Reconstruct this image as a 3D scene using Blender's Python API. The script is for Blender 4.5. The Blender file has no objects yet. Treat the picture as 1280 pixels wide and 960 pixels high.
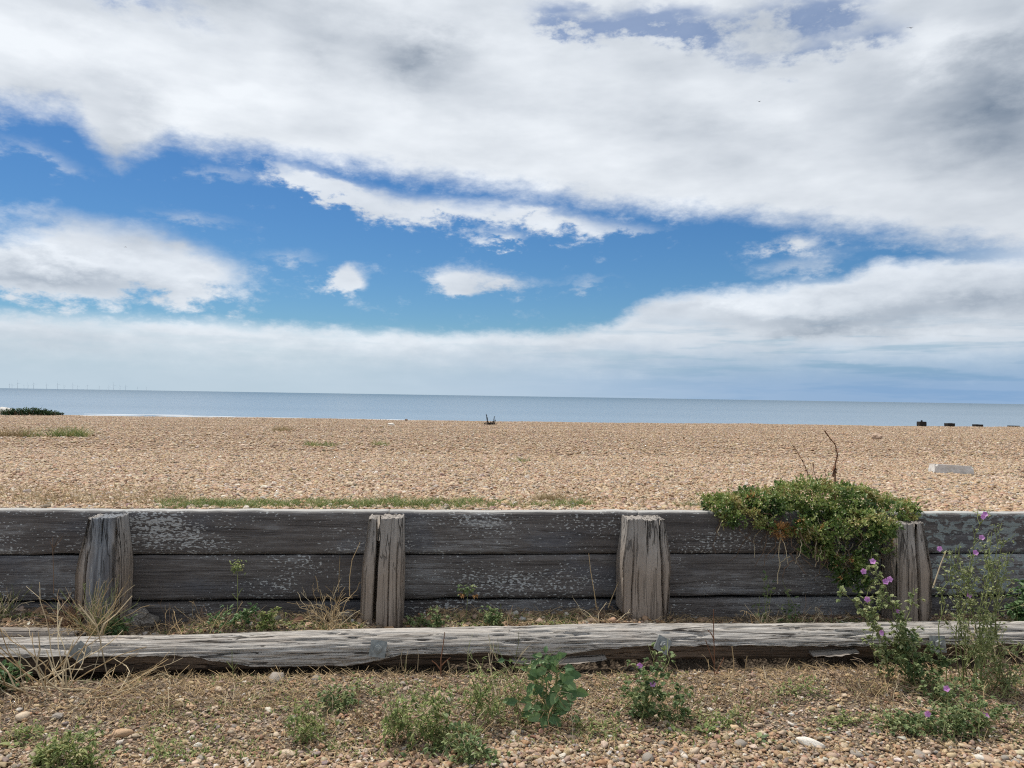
import bpy, bmesh, math, random
import numpy as np
from mathutils import Vector, Matrix, Euler, noise as mn

random.seed(7)
rng = np.random.default_rng(11)
R = math.radians
scene = bpy.context.scene
COL = scene.collection

# ------------------------------------------------------------------ camera
CAM_H = 1.42
F = 960.0                                   # focal length in photo pixels (1280 wide)
cam_data = bpy.data.cameras.new('camera')
cam = bpy.data.objects.new('camera', cam_data)
COL.objects.link(cam)
cam_data.sensor_width = 36.0
cam_data.lens = 36.0 * F / 1280.0
cam_data.clip_start = 0.05
cam_data.clip_end = 90000
CAMROT = (Matrix.Rotation(R(90 + 0.9), 4, 'X') @ Matrix.Rotation(R(0.9), 4, 'Z'))
cam.matrix_world = Matrix.Translation((0, 0, CAM_H)) @ CAMROT
scene.camera = cam
CR = CAMROT.to_3x3()

# ------------------------------------------------------------------ exposure and render settings
vs = scene.view_settings
vs.view_transform = 'Standard'
vs.look = 'None'
vs.exposure = 0.0
vs.gamma = 1.0
vs.use_curve_mapping = False
scene.render.engine = 'CYCLES'
scene.cycles.use_denoising = False
scene.cycles.filter_width = 1.15
scene.cycles.max_bounces = 6
scene.cycles.transparent_max_bounces = 4

# ------------------------------------------------------------------ sun
SUN_EL, SUN_AZ = R(63), R(-42)              # azimuth from +Y (out to sea) towards +X
sd = bpy.data.lights.new('sun', 'SUN')
sd.energy = 4.2
sd.angle = R(3.0)
sd.color = (1.0, 0.95, 0.87)
sun = bpy.data.objects.new('sun', sd)
COL.objects.link(sun)
_s = Vector((math.sin(SUN_AZ) * math.cos(SUN_EL), math.cos(SUN_AZ) * math.cos(SUN_EL), math.sin(SUN_EL)))
sun.rotation_euler = _s.to_track_quat('Z', 'Y').to_euler()
sun.location = (0, 0, 30)


def ray(px, py):
    """direction in the world of a point seen in the photograph"""
    return (CR @ Vector(((px - 640) / F, (480 - py) / F, -1.0))).normalized()


def azel(px, py):
    d = ray(px, py)
    return math.degrees(math.atan2(d.x, d.y)), math.degrees(math.asin(d.z))


# ------------------------------------------------------------------ node helper
class T:
    def __init__(self, tree):
        self.t = tree

    def n(self, typ, **kw):
        nd = self.t.nodes.new(typ)
        for k, v in kw.items():
            setattr(nd, k, v)
        return nd

    def set(self, nd, key, v):
        s = nd.inputs[key]
        if isinstance(v, E):
            v = v.s
        if isinstance(v, bpy.types.NodeSocket):
            self.t.links.new(v, s)
        else:
            if isinstance(v, (tuple, list)) and len(v) == 3 and s.type == 'RGBA':
                v = (*v, 1)
            s.default_value = v
        return nd

    def math(self, op, a, b=None, c=None, clamp=False):
        nd = self.n('ShaderNodeMath', operation=op, use_clamp=clamp)
        for i, v in enumerate((a, b, c)):
            if v is not None:
                self.set(nd, i, v)
        return E(self, nd.outputs[0])

    def ss(self, v, lo, hi):
        nd = self.n('ShaderNodeMapRange', interpolation_type='SMOOTHSTEP')
        self.set(nd, 0, v); self.set(nd, 1, lo); self.set(nd, 2, hi)
        self.set(nd, 3, 0.0); self.set(nd, 4, 1.0)
        return E(self, nd.outputs[0])

    def mix(self, f, a, b, mode='MIX'):
        nd = self.n('ShaderNodeMix', data_type='RGBA', blend_type=mode)
        self.set(nd, 0, f); self.set(nd, 6, a); self.set(nd, 7, b)
        return E(self, nd.outputs[2])

    def noise(self, vec, scale=1.0, detail=4, rough=0.55, dist=0.0):
        nd = self.n('ShaderNodeTexNoise')
        self.set(nd, 'Vector', vec)
        self.set(nd, 'Scale', scale); self.set(nd, 'Detail', detail); self.set(nd, 'Roughness', rough)
        self.set(nd, 'Distortion', dist)
        return E(self, nd.outputs[0])

    def vor(self, vec, scale, out='Color', feature='F1', rand=1.0):
        nd = self.n('ShaderNodeTexVoronoi', feature=feature)
        self.set(nd, 'Vector', vec); self.set(nd, 'Scale', scale); self.set(nd, 'Randomness', rand)
        return E(self, nd.outputs[out])

    def ramp(self, f, stops, interp='LINEAR'):
        nd = self.n('ShaderNodeValToRGB')
        cr = nd.color_ramp
        cr.interpolation = interp
        while len(cr.elements) < len(stops):
            cr.elements.new(0.5)
        for el, (p, c) in zip(cr.elements, stops):
            el.position = p
            el.color = (*c, 1) if isinstance(c, (tuple, list)) else (c, c, c, 1)
        self.set(nd, 0, f)
        return E(self, nd.outputs[0])

    def map(self, vec, scale=(1, 1, 1), loc=(0, 0, 0)):
        nd = self.n('ShaderNodeMapping')
        self.set(nd, 0, vec); self.set(nd, 'Scale', scale); self.set(nd, 'Location', loc)
        return E(self, nd.outputs[0])

    def vmath(self, op, a, b=None):
        nd = self.n('ShaderNodeVectorMath', operation=op)
        self.set(nd, 0, a)
        if b is not None:
            self.set(nd, 1, b)
        return E(self, nd.outputs[0])

    def bump(self, h, strength=0.5, dist=0.01, normal=None):
        nd = self.n('ShaderNodeBump')
        self.set(nd, 'Strength', strength); self.set(nd, 'Distance', dist); self.set(nd, 'Height', h)
        if normal is not None:
            self.set(nd, 'Normal', normal)
        return E(self, nd.outputs[0])


class E:
    def __init__(self, t, s):
        self.t, self.s = t, s

    def __add__(self, o): return self.t.math('ADD', self, o)
    __radd__ = __add__
    def __mul__(self, o): return self.t.math('MULTIPLY', self, o)
    __rmul__ = __mul__
    def __sub__(self, o): return self.t.math('SUBTRACT', self, o)
    def __rsub__(self, o): return self.t.math('SUBTRACT', o, self)
    def __truediv__(self, o): return self.t.math('DIVIDE', self, o)
    def max(self, o): return self.t.math('MAXIMUM', self, o)
    def min(self, o): return self.t.math('MINIMUM', self, o)


# ------------------------------------------------------------------ world: blue sky with banks of cloud
world = bpy.data.worlds.new('World')
scene.world = world
world.use_nodes = True
world.node_tree.nodes.clear()
w = T(world.node_tree)
out = w.n('ShaderNodeOutputWorld')
bg = w.n('ShaderNodeBackground')
world.node_tree.links.new(bg.outputs[0], out.inputs[0])
sky = w.n('ShaderNodeTexSky', sky_type='NISHITA')
sky.sun_disc = False
sky.sun_elevation = SUN_EL
sky.sun_rotation = SUN_AZ
sky.altitude = 0
sky.air_density = 1.0
sky.dust_density = 0.4
sky.ozone_density = 2.0
SKY_STRENGTH = 0.1
tc = w.n('ShaderNodeTexCoord')
D = E(w, tc.outputs['Generated'])
sx = w.n('ShaderNodeSeparateXYZ')
w.set(sx, 0, D)
dx, dy, dz = (E(w, sx.outputs[i]) for i in range(3))
az = w.math('ARCTAN2', dx, dy) * (180 / math.pi)
el = w.math('ARCSINE', dz) * (180 / math.pi)
nA = w.noise(w.map(D, (5, 5, 13), (3.1, 1.7, 0.4)), 1.0, 6, 0.58) - 0.5
nB = w.noise(w.map(D, (5, 5, 12), (9.3, 4.7, 7.4)), 1.0, 3, 0.55) - 0.5
nC = w.noise(w.map(D, (22, 22, 46), (1.3, 8.7, 2.4)), 1.0, 5, 0.62) - 0.5
nD = w.noise(w.map(D, (60, 60, 105), (2.3, 4.7, 8.4)), 1.0, 4, 0.65) - 0.5
nM = w.noise(w.map(D, (13, 13, 42), (7.3, 1.7, 2.4)), 1.0, 3, 0.55) - 0.5
nL = w.noise(w.map(D, (2.2, 2.2, 5), (5.3, 2.7, 6.4)), 1.0, 2, 0.5) - 0.5
azw = az + nB * 8 + nC * 3.0
elw = el + nA * 4.5 + nC * 3.0 + nD * 0.9
elf = el + nA * 1.5 + nC * 2.4 + nD * 0.8
elb = el + nA * 0.6 + nC * 1.7 + nD * 0.6


def az_curve(pts, a):
    st = []
    for x, y in pts:
        A, EL = azel(x, y)
        st.append(((A + 60) / 120, max(EL, 0) / 40))
    return w.ramp((a + 60) / 120, st) * 40


def blob(px, py, rx, ry, tilt=0.0, a=None, e=None):
    """soft ellipse in the sky, size in degrees"""
    vec = V_WARP if a is None else V_FINE
    A, EL = azel(px, py)
    mp = w.n('ShaderNodeMapping', vector_type='TEXTURE')
    w.set(mp, 0, vec)
    mp.inputs['Location'].default_value = (A, EL, 0)
    mp.inputs['Rotation'].default_value = (0, 0, R(tilt))
    mp.inputs['Scale'].default_value = (rx * 2.3, ry * 2.3, 1)
    gr = w.n('ShaderNodeTexGradient', gradient_type='QUADRATIC_SPHERE')
    w.set(gr, 0, mp.outputs[0])
    return E(w, gr.outputs[1])


def vec2(x, y):
    c_ = w.n('ShaderNodeCombineXYZ')
    w.set(c_, 0, x); w.set(c_, 1, y)
    return E(w, c_.outputs[0])


V_WARP = vec2(azw, elw)
V_FINE = vec2(az + nC * 3, el + nC * 2)
# upper bank: everything above an uneven lower edge
edgeA = az_curve([(-300, 120), (0, 150), (95, 158), (150, 222), (215, 190), (330, 203), (480, 222), (640, 250),
                  (800, 268), (960, 285), (1100, 300), (1230, 322), (1350, 345), (1700, 330)], az + nB * 3)
bankA = w.ss(elf - edgeA, -0.35, 1.9)
# breaks of blue in the upper bank
holes = (blob(700, 15, 3.0, 1.0, -8) + blob(850, 42, 3.4, 1.3, -20) + blob(770, 25, 5.0, 1.0, -5) + blob(1015, 62, 4.2, 1.0, 0)
         + blob(1040, 8, 4.0, 0.9, 0) + blob(150, -10, 6, 1.2, 0) * 0.6 + blob(920, 20, 5, 1.1, 0) * .8 + blob(1110, 40, 3, .9, 10) * .7)
wild = w.ss(el, 30, 44) * w.ss(nL * 1.0 + nA * 0.8, 0.02, 0.16)
holeA = w.ss(holes * (1 + nC * 3.6 + nA * 1.8 + nM * 2.6 + nD * 1.2), 0.1, 1.25) * 0.66
bankA = bankA * (1 - holeA) * (1 - wild * 0.8)
# lower bank above the sea, climbing to the right
edgeB = az_curve([(-300, 380), (0, 390), (120, 395), (250, 398), (400, 408), (560, 416), (690, 414), (760, 404), (790, 386), (830, 370), (880, 363),
                  (990, 352), (1060, 345), (1110, 325), (1200, 320), (1300, 318), (1700, 330)], az + nB * 2.5)
streak = w.ss(w.noise(w.map(D, (7, 7, 75), (1.3, 5.7, 0.4)), 1.0, 4, 0.55), .47, .66)
bankB = w.ss(edgeB - elb, -0.45, 0.85) * (0.93 - 0.42 * w.ss(az, -2, 26) * w.ss(el, 4.6, 1.6) - 0.1 * w.ss(el, 4, 1) - streak * (.12 + .30 * w.ss(az, -4, 20)) * w.ss(el, 6.5, 4.2))
# separate smaller clouds
small = (blob(30, 320, 6.5, 2.0, -2) + blob(175, 322, 6.5, 1.9, -8) + blob(20, 352, 5, 1.2) + blob(240, 343, 3.5, 1.3, -12)
         + blob(428, 345, 1.2, 1.0, 35, 1) * 1.1 + blob(439, 356, 1.0, .8, 20, 1) * 1.1 * 1.15
         + blob(572, 347, 2.3, 0.85, -3, 1) * 1.1 + blob(628, 354, 2.4, 0.6, -2, 1)
         + blob(578, 366, 1.1, 0.55, 0, 1)
         + blob(995, 306, 1.5, 0.62, 0, 1) * 1.1
         + blob(385, 228, 2.8, 0.8, -20) + blob(450, 248, 4.2, 1.0, -12) + blob(560, 262, 5.0, 0.95, -4)
         + blob(680, 268, 4.2, 0.8, -3) + blob(632, 296, 1.8, 0.45, -4) * 0.85)
small_m = w.ss(small + nC * 1.5 + nA * 0.7 + nD * .6, 0.12, 0.98)
wisp = blob(60, 200, 4.0, 1.0, -12) + blob(280, 215, 3.5, 1.0, 0) + blob(90, 285, 5.0, 1.3, -6) + blob(760, 275, 4, .6, -6) \
    + blob(1010, 322, 5, 1.0, 10) + blob(240, 275, 4, .8, 0) + blob(380, 330, 5, 1.0, 0) + blob(740, 355, 4, .8, 0)
wisp_m = w.ss(wisp * 0.9 + nC * 1.4 + nA, 0.30, 1.25) * 0.5
alpha = 1 - (1 - bankA) * (1 - bankB) * (1 - small_m * 0.94) * (1 - wisp_m)
alpha = w.math('MULTIPLY', alpha, w.ss(el, -2, 0), clamp=True)
# how light the cloud is: thicker, shaded cores are greyer
nS = w.noise(w.map(D, (7, 7, 20), (4.1, 6.7, 3.4)), 1.0, 4, 0.5) - 0.5
grey = (blob(515, 82, 3.0, 1.7, 4) * 0.95 + blob(395, 78, 1.8, 1.8, 60) * 0.6 + blob(470, 60, 5, 2, 0) * .25
        + blob(1245, 140, 5.5, 4.2, -20) * 1.25 + blob(1215, 110, 4, 3, 0) * .3
        + blob(155, 150, 1.8, 3.0, 20) * 0.35 + blob(120, 20, 5, 1.5, 0) * 0.4 + blob(260, -8, 7, 1.2, 0) * .5
        + blob(170, 205, 3.2, 1.6, 10) * .35
        + blob(930, 40, 12, 1.8, 0) * 0.55 + blob(900, 170, 9, 2.2, 0) * 0.2
        + blob(1010, 408, 6.0, 0.8, 0) * 0.75 + blob(1220, 385, 6.5, 1.2, 2) * 0.75 + blob(960, 395, 5, .6, 0) * .3
        + blob(50, 342, 6.5, 0.8, 0) * 0.7 + blob(160, 300, 6, 1.0, -8) * 0.35
        + blob(1250, 300, 6, 3, 0) * .25)
grey = grey + w.ss(el, 32, 55) * w.ss(nL + nS * .5, -.06, .16) * 0.6
bright = blob(1165, 70, 2.4, 1.6, 40) + blob(1210, 40, 3, 1.2, 0) * .8 + blob(120, 70, 6, 2.5, 0) * .6 + blob(60, 310, 4, .7, -5) * .9 + blob(255, 345, 3, .9, -10) * .7 + blob(300, 100, 9, 3, 0) * .4 \
    + blob(860, 370, 5, .6, 4) * .7 + blob(600, 215, 9, 1.4, -8) * .5 + blob(430, 200, 7, 1.0, -8) * .4
lum = 0.785 + nS * 0.42 + nA * 0.16 + nC * .10 + nM * .20 + bright * .20 + w.ss(edgeB - elb, 1.6, .1) * w.ss(edgeB - elb, -1., .2) * .09 - w.math('MULTIPLY', grey, 0.36)
edge_hi = w.ss(small, 0.3, 0.9)
lum = w.math('MULTIPLY', lum, 1.0)
lum = lum.max(0.16).min(0.93)
# the low bank is veiled by sea air
low = w.ss(el + nC * 2, 4.8, 1.0)
cl = w.n('ShaderNodeCombineXYZ')
w.set(cl, 0, lum * 1.05 - 0.085); w.set(cl, 1, lum * 1.03 - .022); w.set(cl, 2, lum * 0.98 + 0.075)
cloud_col = E(w, cl.outputs[0])
veil = w.mix(w.ss(az, -20, 30), (0.47, 0.60, 0.70), (0.24, 0.395, 0.62))
cloud_col = w.mix(low * 0.78, cloud_col, veil)
# clear blue
hsv = w.n('ShaderNodeHueSaturation')
w.set(hsv, 'Saturation', 1.22); w.set(hsv, 'Value', 1.0); w.set(hsv, 'Color', sky.outputs[0])
blue = w.vmath('MULTIPLY', E(w, hsv.outputs[0]), (SKY_STRENGTH * 0.45, SKY_STRENGTH * 0.665, SKY_STRENGTH * 0.84))
blue = w.mix(w.ss(el, 5.5, 0.5), blue, veil)
final = w.mix(alpha, blue, cloud_col)
w.set(bg, 0, final)
w.set(bg, 1, 1.0)
world.cycles.sampling_method = 'NONE'

# ------------------------------------------------------------------ mesh helpers


class MB:
    def __init__(self):
        self.v, self.f, self.c = [], [], []

    def add(self, verts, faces, c=None):
        b = len(self.v)
        self.v.extend(verts)
        self.f.extend([tuple(i + b for i in f) for f in faces])
        if c is None:
            c = random.random()
        self.c.extend([c] * len(verts))

    def build(self, name, mat, parent=None, smooth=False, loc=None):
        me = bpy.data.meshes.new(name)
        vv = self.v
        if parent is not None:
            loc = parent.location
            if parent.parent is not None:
                loc = parent.location + parent.parent.location
        if loc is not None:
            vv = [(p[0] - loc[0], p[1] - loc[1], p[2] - loc[2]) for p in vv]
        me.from_pydata([tuple(p) for p in vv], [], self.f)
        at = me.attributes.new('rnd', 'FLOAT', 'POINT')
        at.data.foreach_set('value', np.array(self.c, dtype=np.float32))
        o = link(name, me, mat, parent, smooth)
        if loc is not None and parent is None:
            o.location = loc
        return o


def link(name, me, mat, parent=None, smooth=False):
    if mat is not None:
        me.materials.append(mat)
    if smooth:
        me.polygons.foreach_set('use_smooth', [True] * len(me.polygons))
    o = bpy.data.objects.new(name, me)
    COL.objects.link(o)
    if parent is not None:
        o.parent = parent
    return o


def tag(o, label=None, cat=None, group=None, kind=None):
    if label: o['label'] = label
    if cat: o['category'] = cat
    if group: o['group'] = group
    if kind: o['kind'] = kind
    return o


def empty(name, loc, label, cat, group=None):
    o = bpy.data.objects.new(name, None)
    COL.objects.link(o)
    o.location = loc
    o.empty_display_size = 0.05
    return tag(o, label, cat, group)


def tube(mb, pts, r0, r1=None, n=5, c=None):
    r1 = r0 if r1 is None else r1
    pts = [Vector(p) for p in pts]
    V, Fc = [], []
    m = len(pts)
    for i, p in enumerate(pts):
        t = (pts[min(i + 1, m - 1)] - pts[max(i - 1, 0)])
        if t.length < 1e-7:
            t = Vector((0, 0, 1))
        t.normalize()
        a = t.cross(Vector((0.31, 0.93, 0.2))).normalized()
        b = t.cross(a)
        r = r0 + (r1 - r0) * i / (m - 1)
        for k in range(n):
            th = 2 * math.pi * k / n
            V.append(p + a * (r * math.cos(th)) + b * (r * math.sin(th)))
        if i:
            for k in range(n):
                k2 = (k + 1) % n
                Fc.append(((i - 1) * n + k, (i - 1) * n + k2, i * n + k2, i * n + k))
    Fc.append(tuple(range(n - 1, -1, -1)))
    Fc.append(tuple((m - 1) * n + k for k in range(n)))
    mb.add(V, Fc, c)


def rv(s=1.0):
    return Vector((random.uniform(-s, s), random.uniform(-s, s), random.uniform(-s, s)))


def leaf(mb, p, d, L, W, up=None, curl=0.3, c=None, fold=0.25):
    """pointed leaf with a folded midrib and a drooping tip"""
    d = Vector(d).normalized()
    up = Vector((0, 0, 1)) if up is None else Vector(up)
    s = d.cross(up)
    if s.length < 1e-3:
        s = d.cross(Vector((1, 0.2, 0)))
    s.normalize()
    nrm = s.cross(d).normalized()
    p = Vector(p)
    q = [p,
         p + d * L * .35 + s * W * .5 + nrm * W * fold, p + d * L * .38, p + d * L * .35 - s * W * .5 + nrm * W * fold,
         p + d * L * .72 + s * W * .36 + nrm * (W * fold * .7 - curl * L * .18), p + d * L * .74 - nrm * curl * L * .16,
         p + d * L * .72 - s * W * .36 + nrm * (W * fold * .7 - curl * L * .18),
         p + d * L - nrm * curl * L * .42]
    mb.add(q, [(0, 2, 1), (0, 3, 2), (1, 2, 5, 4), (2, 3, 6, 5), (4, 5, 7), (5, 6, 7)], c)


def blade(mb, p, d, L, W, bend=0.4, c=None):
    p = Vector(p)
    d = Vector(d).normalized()
    h = Vector((d.x, d.y, 0))
    if h.length < 1e-3:
        h = Vector((random.uniform(-1, 1), random.uniform(-1, 1), 0))
    h.normalize()
    s = Vector((random.uniform(-1, 1), random.uniform(-1, 1), 0)).normalized()
    q = []
    for t in (0, .4, .75):
        cpt = p + d * L * t + h * bend * L * t * t - Vector((0, 0, bend * L * t * t * .4))
        ww = W * (1 - t * .75) * .5
        q += [cpt - s * ww, cpt + s * ww]
    q.append(p + d * L + h * bend * L - Vector((0, 0, bend * L * .4)))
    mb.add(q, [(0, 1, 3, 2), (2, 3, 5, 4), (4, 5, 6)], c)


# ------------------------------------------------------------------ ground shapes
K = 0.087                                    # the wall runs at a slight angle to the view
WALL, BEAM, POSTF = 4.60, 4.10, 4.40         # distances of plank faces, beam axis, post faces


def sst(a, b, x):
    t = np.clip((x - a) / (b - a), 0, 1)
    return t * t * (3 - 2 * t)


def wav(x, y, s=0.0):
    return (np.sin(1.7 * x + 0.6 * y + s) + np.sin(2.9 * y - 1.1 * x + 2.1 * s) + np.sin(4.3 * x + 3.1 * y + 1.3 * s) * .6
            + np.sin(7.9 * x - 6.1 * y + .7 * s) * .35 + np.sin(13.1 * x + 11.7 * y + s) * .2) / 3.15


def ground_h(X, Y):
    X, Y = np.asarray(X, float), np.asarray(Y, float)
    W_ = Y - K * X
    back = 0.135 - 0.05 * sst(0.75, 1.05, X) - 0.075 * np.exp(-((X + 1.93) / .16) ** 2) - 0.05 * np.exp(-((X + .62) / .1) ** 2) \
        + 0.03 * np.exp(-((X + 2.75) / .4) ** 2) + 0.012 * wav(X * 3, Y * 3, 2)
    t = sst(4.16, 4.30, W_)
    z = back * t + (1 - t) * (0.014 * wav(X * 1.5, Y * 1.5, .5) + 0.006 * wav(X * 6, Y * 6, 3))
    z = z - (.07 + .04 * sst(.7, 1.1, X)) * np.exp(-((W_ - 4.09) / .105) ** 2)
    z = z + 0.012 * np.exp(-((W_ - 3.70) / .22) ** 2) * (1 + .5 * wav(X * 2, Y, 1))
    return z


def crest_z(X):
    return np.interp(X, [-60, -25, 0, 25, 60], [0.06, 0.114, 0.153, 0.272, 0.35])


def beach_h(X, Y):
    X, Y = np.asarray(X, float), np.asarray(Y, float)
    zc = crest_z(X)
    z0 = 0.712
    t = np.clip((Y - 4.75) / 33.25, -0.05, 1)
    z = z0 + (zc - z0) * t + 0.02 * wav(X * .35, Y * .5, 1.1) * sst(6, 12, Y) * (1 - sst(30, 38, Y)) + 0.006 * wav(X * 2, Y * 2, 4) + .03 * wav(X * .3, 1.0, 7) * sst(25, 38, Y)
    z = z - np.clip(Y - 38, 0, None) * 0.047
    return z


def _wav(x, y, s=0.0):
    sn = math.sin
    return (sn(1.7 * x + 0.6 * y + s) + sn(2.9 * y - 1.1 * x + 2.1 * s) + sn(4.3 * x + 3.1 * y + 1.3 * s) * .6
            + sn(7.9 * x - 6.1 * y + .7 * s) * .35 + sn(13.1 * x + 11.7 * y + s) * .2) / 3.15


def _sst(a, b, x):
    t = min(1.0, max(0.0, (x - a) / (b - a)))
    return t * t * (3 - 2 * t)


def gz(X, Y):
    W_ = Y - K * X
    ex = math.exp
    back = 0.135 - 0.05 * _sst(0.75, 1.05, X) - 0.075 * ex(-((X + 1.93) / .16) ** 2) - 0.05 * ex(-((X + .62) / .1) ** 2) \
        + 0.03 * ex(-((X + 2.75) / .4) ** 2) + 0.012 * _wav(X * 3, Y * 3, 2)
    t = _sst(4.16, 4.30, W_)
    z = back * t + (1 - t) * (0.014 * _wav(X * 1.5, Y * 1.5, .5) + 0.006 * _wav(X * 6, Y * 6, 3))
    return z - (.07 + .04 * _sst(.7, 1.1, X)) * ex(-((W_ - 4.09) / .105) ** 2) + 0.012 * ex(-((W_ - 3.70) / .22) ** 2) * (1 + .5 * _wav(X * 2, Y, 1))


_CX, _CZ = [-60, -25, 0, 25, 60], [0.06, 0.114, 0.153, 0.272, 0.35]


def bz(X, Y):
    xc = min(60, max(-60, X))
    for i_ in range(4):
        if xc <= _CX[i_ + 1]:
            zc = _CZ[i_] + (_CZ[i_ + 1] - _CZ[i_]) * (xc - _CX[i_]) / (_CX[i_ + 1] - _CX[i_])
            break
    t = min(1.0, max(-0.05, (Y - 4.75) / 33.25))
    z = 0.712 + (zc - 0.712) * t + 0.02 * _wav(X * .35, Y * .5, 1.1) * _sst(6, 12, Y) * (1 - _sst(30, 38, Y)) + 0.006 * _wav(X * 2, Y * 2, 4) + .03 * _wav(X * .3, 1.0, 7) * _sst(25, 38, Y)
    return z - max(Y - 38, 0) * 0.047


def hit(px, py, hf, tmin=2.0, tmax=60.0):
    d = ray(px, py)
    o = Vector((0, 0, CAM_H))
    prev = tmin
    t = tmin
    while t < tmax:
        p = o + d * t
        if p.z < hf(p.x, p.y):
            lo, hi = prev, t
            for _ in range(20):
                m = (lo + hi) / 2
                q = o + d * m
                if q.z < hf(q.x, q.y): hi = m
                else: lo = m
            return o + d * hi
        prev = t
        t += 0.02 + (t - tmin) * 0.03
    return o + d * tmax


def G(px, py):
    """foreground ground point"""
    p = hit(px, py, gz, 2.0, 6)
    return Vector((p.x, p.y, gz(p.x, p.y)))


def B(px, py):
    """beach point behind the wall"""
    p = hit(px, py, bz, 4.8, 60)
    return Vector((p.x, p.y, bz(p.x, p.y)))


def WP(px, py, dist):
    """point on the plane parallel to the wall at this distance"""
    d = ray(px, py)
    t = dist / (d.y - K * d.x)
    return Vector((0, 0, CAM_H)) + d * t


# ------------------------------------------------------------------ materials
def material(name, fn, rough=0.8, spec=0.3):
    m = bpy.data.materials.new(name)
    m.use_nodes = True
    t = T(m.node_tree)
    b = m.node_tree.nodes['Principled BSDF']
    b.inputs['Roughness'].default_value = rough
    b.inputs['Specular IOR Level'].default_value = spec
    t.b = b
    tcn = t.n('ShaderNodeTexCoord')
    t.obj = E(t, tcn.outputs['Object'])
    geo = t.n('ShaderNodeNewGeometry')
    t.pos = E(t, geo.outputs['Position'])
    oi = t.n('ShaderNodeObjectInfo')
    t.rnd = E(t, oi.outputs['Random'])
    fn(t)
    return m


def attr(t, name, typ='GEOMETRY', out='Fac'):
    a = t.n('ShaderNodeAttribute', attribute_type=typ, attribute_name=name)
    return E(t, a.outputs[out])


def leaf_mat(name, stops, rough=0.5, trans=0.25, spec=0.35):
    def fn(t):
        r = attr(t, 'rnd')
        n = t.noise(t.pos, 60, 2) - 0.5
        c = t.ramp(r + n * 0.25, stops)
        t.set(t.b, 'Base Color', c)
        if trans:
            tr = t.n('ShaderNodeBsdfTranslucent')
            t.set(tr, 0, c)
            mx = t.n('ShaderNodeMixShader')
            mx.inputs[0].default_value = trans
            t.t.links.new(t.b.outputs[0], mx.inputs[1])
            t.t.links.new(tr.outputs[0], mx.inputs[2])
            o = [x for x in t.t.nodes if x.type == 'OUTPUT_MATERIAL'][0]
            t.t.links.new(mx.outputs[0], o.inputs[0])
    return material(name, fn, rough, spec)


def obj_rand(t, scale=37.0):
    """object coordinates shifted by a random offset for each object"""
    cb = t.n('ShaderNodeCombineXYZ')
    t.set(cb, 0, t.rnd * scale); t.set(cb, 1, t.rnd * scale * .37); t.set(cb, 2, t.rnd * scale * .71)
    return t.vmath('ADD', t.obj, E(t, cb.outputs[0]))


def crack_lines(t, vec, width=.02):
    """thin meandering dark lines along the grain"""
    n = t.noise(vec, 1.0, 3, .5, .2)
    return t.ss(t.math('ABSOLUTE', n - .5), width, width * .25)


def plank_fn(lichen=0.0):
    def fn(t):
        o = obj_rand(t)
        grain = t.noise(t.map(o, (2.2, 14, 42)), 1.0, 7, 0.66, .5)
        fine = t.noise(t.map(o, (14, 60, 190)), 1.0, 5, 0.65)
        big = t.noise(t.map(o, (1.3, 3, 4.2)), 1.0, 5, .6)
        base = t.ramp(grain * .5 + fine * .35 + big * .35, [(.36, (.054, .046, .043)), (.56, (.110, .097, .091)), (.78, (.215, .195, .183))])
        blue = t.ss(t.noise(t.map(o, (1.7, 3, 4), (5, 3, 1)), 1.0, 4, .55), .50, .66)
        base = t.mix(blue * .36, base, t.mix(fine, (.055, .063, .08), (.16, .18, .22)))
        ck = crack_lines(t, t.map(o, (.6, 6, 22), (4, 4, 4)))
        base = t.mix(ck * .35, base, (.025, .022, .022))
        # worn pale skin in drifts
        worn = t.ss(big * .85 + grain * .3 + fine * .42, .80, 1.0)
        base = t.mix(worn * .7, base, (.30, .30, .305))
        # small pale flakes lying along the grain, in patches
        fl = t.noise(t.map(o, (50, 20, 115)), 1.0, 2, .4, .1)
        patch = t.noise(t.map(o, (1.7, 1, 4.6), (8, 2, 5)), 1.0, 5, .62) + (t.rnd - .5) * .07
        fm = t.ss(fl + (patch - .5) * .70, .648, .68)
        fl2 = t.noise(t.map(o, (17, 9, 74), (3, 1, 2)), 1.0, 4, .55, .3)
        fm2 = t.ss(fl2 + (patch - .5) * .7, .70, .74)
        base = t.mix(w_max(t, fm, fm2) * .85, base, t.mix(fine, (.36, .37, .365), (.60, .60, .585)))
        if lichen:
            lv = t.noise(t.map(o, (15, 6, 27), (1, 7, 2)), 1.0, 4, .55, .5)
            base = t.mix(t.ss(lv, .49, .54) * lichen, base, t.mix(fine, (.20, .245, .24), (.36, .40, .39)))
        # upper edge coloured paler, mainly on the top row
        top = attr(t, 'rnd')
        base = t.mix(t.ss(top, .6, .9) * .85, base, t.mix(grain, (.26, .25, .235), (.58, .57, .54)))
        t.set(t.b, 'Base Color', base)
        h = grain * .7 + fine * .6 + fm * .10 - ck * .3
        t.set(t.b, 'Normal', t.bump(h, .8, .010))
    return fn


def w_max(t, a, b): return t.math('MAXIMUM', a, b)


M = {}
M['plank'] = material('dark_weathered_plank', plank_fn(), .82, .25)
M['plank_lichen'] = material('lichen_plank', plank_fn(.8), .85, .25)


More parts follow.
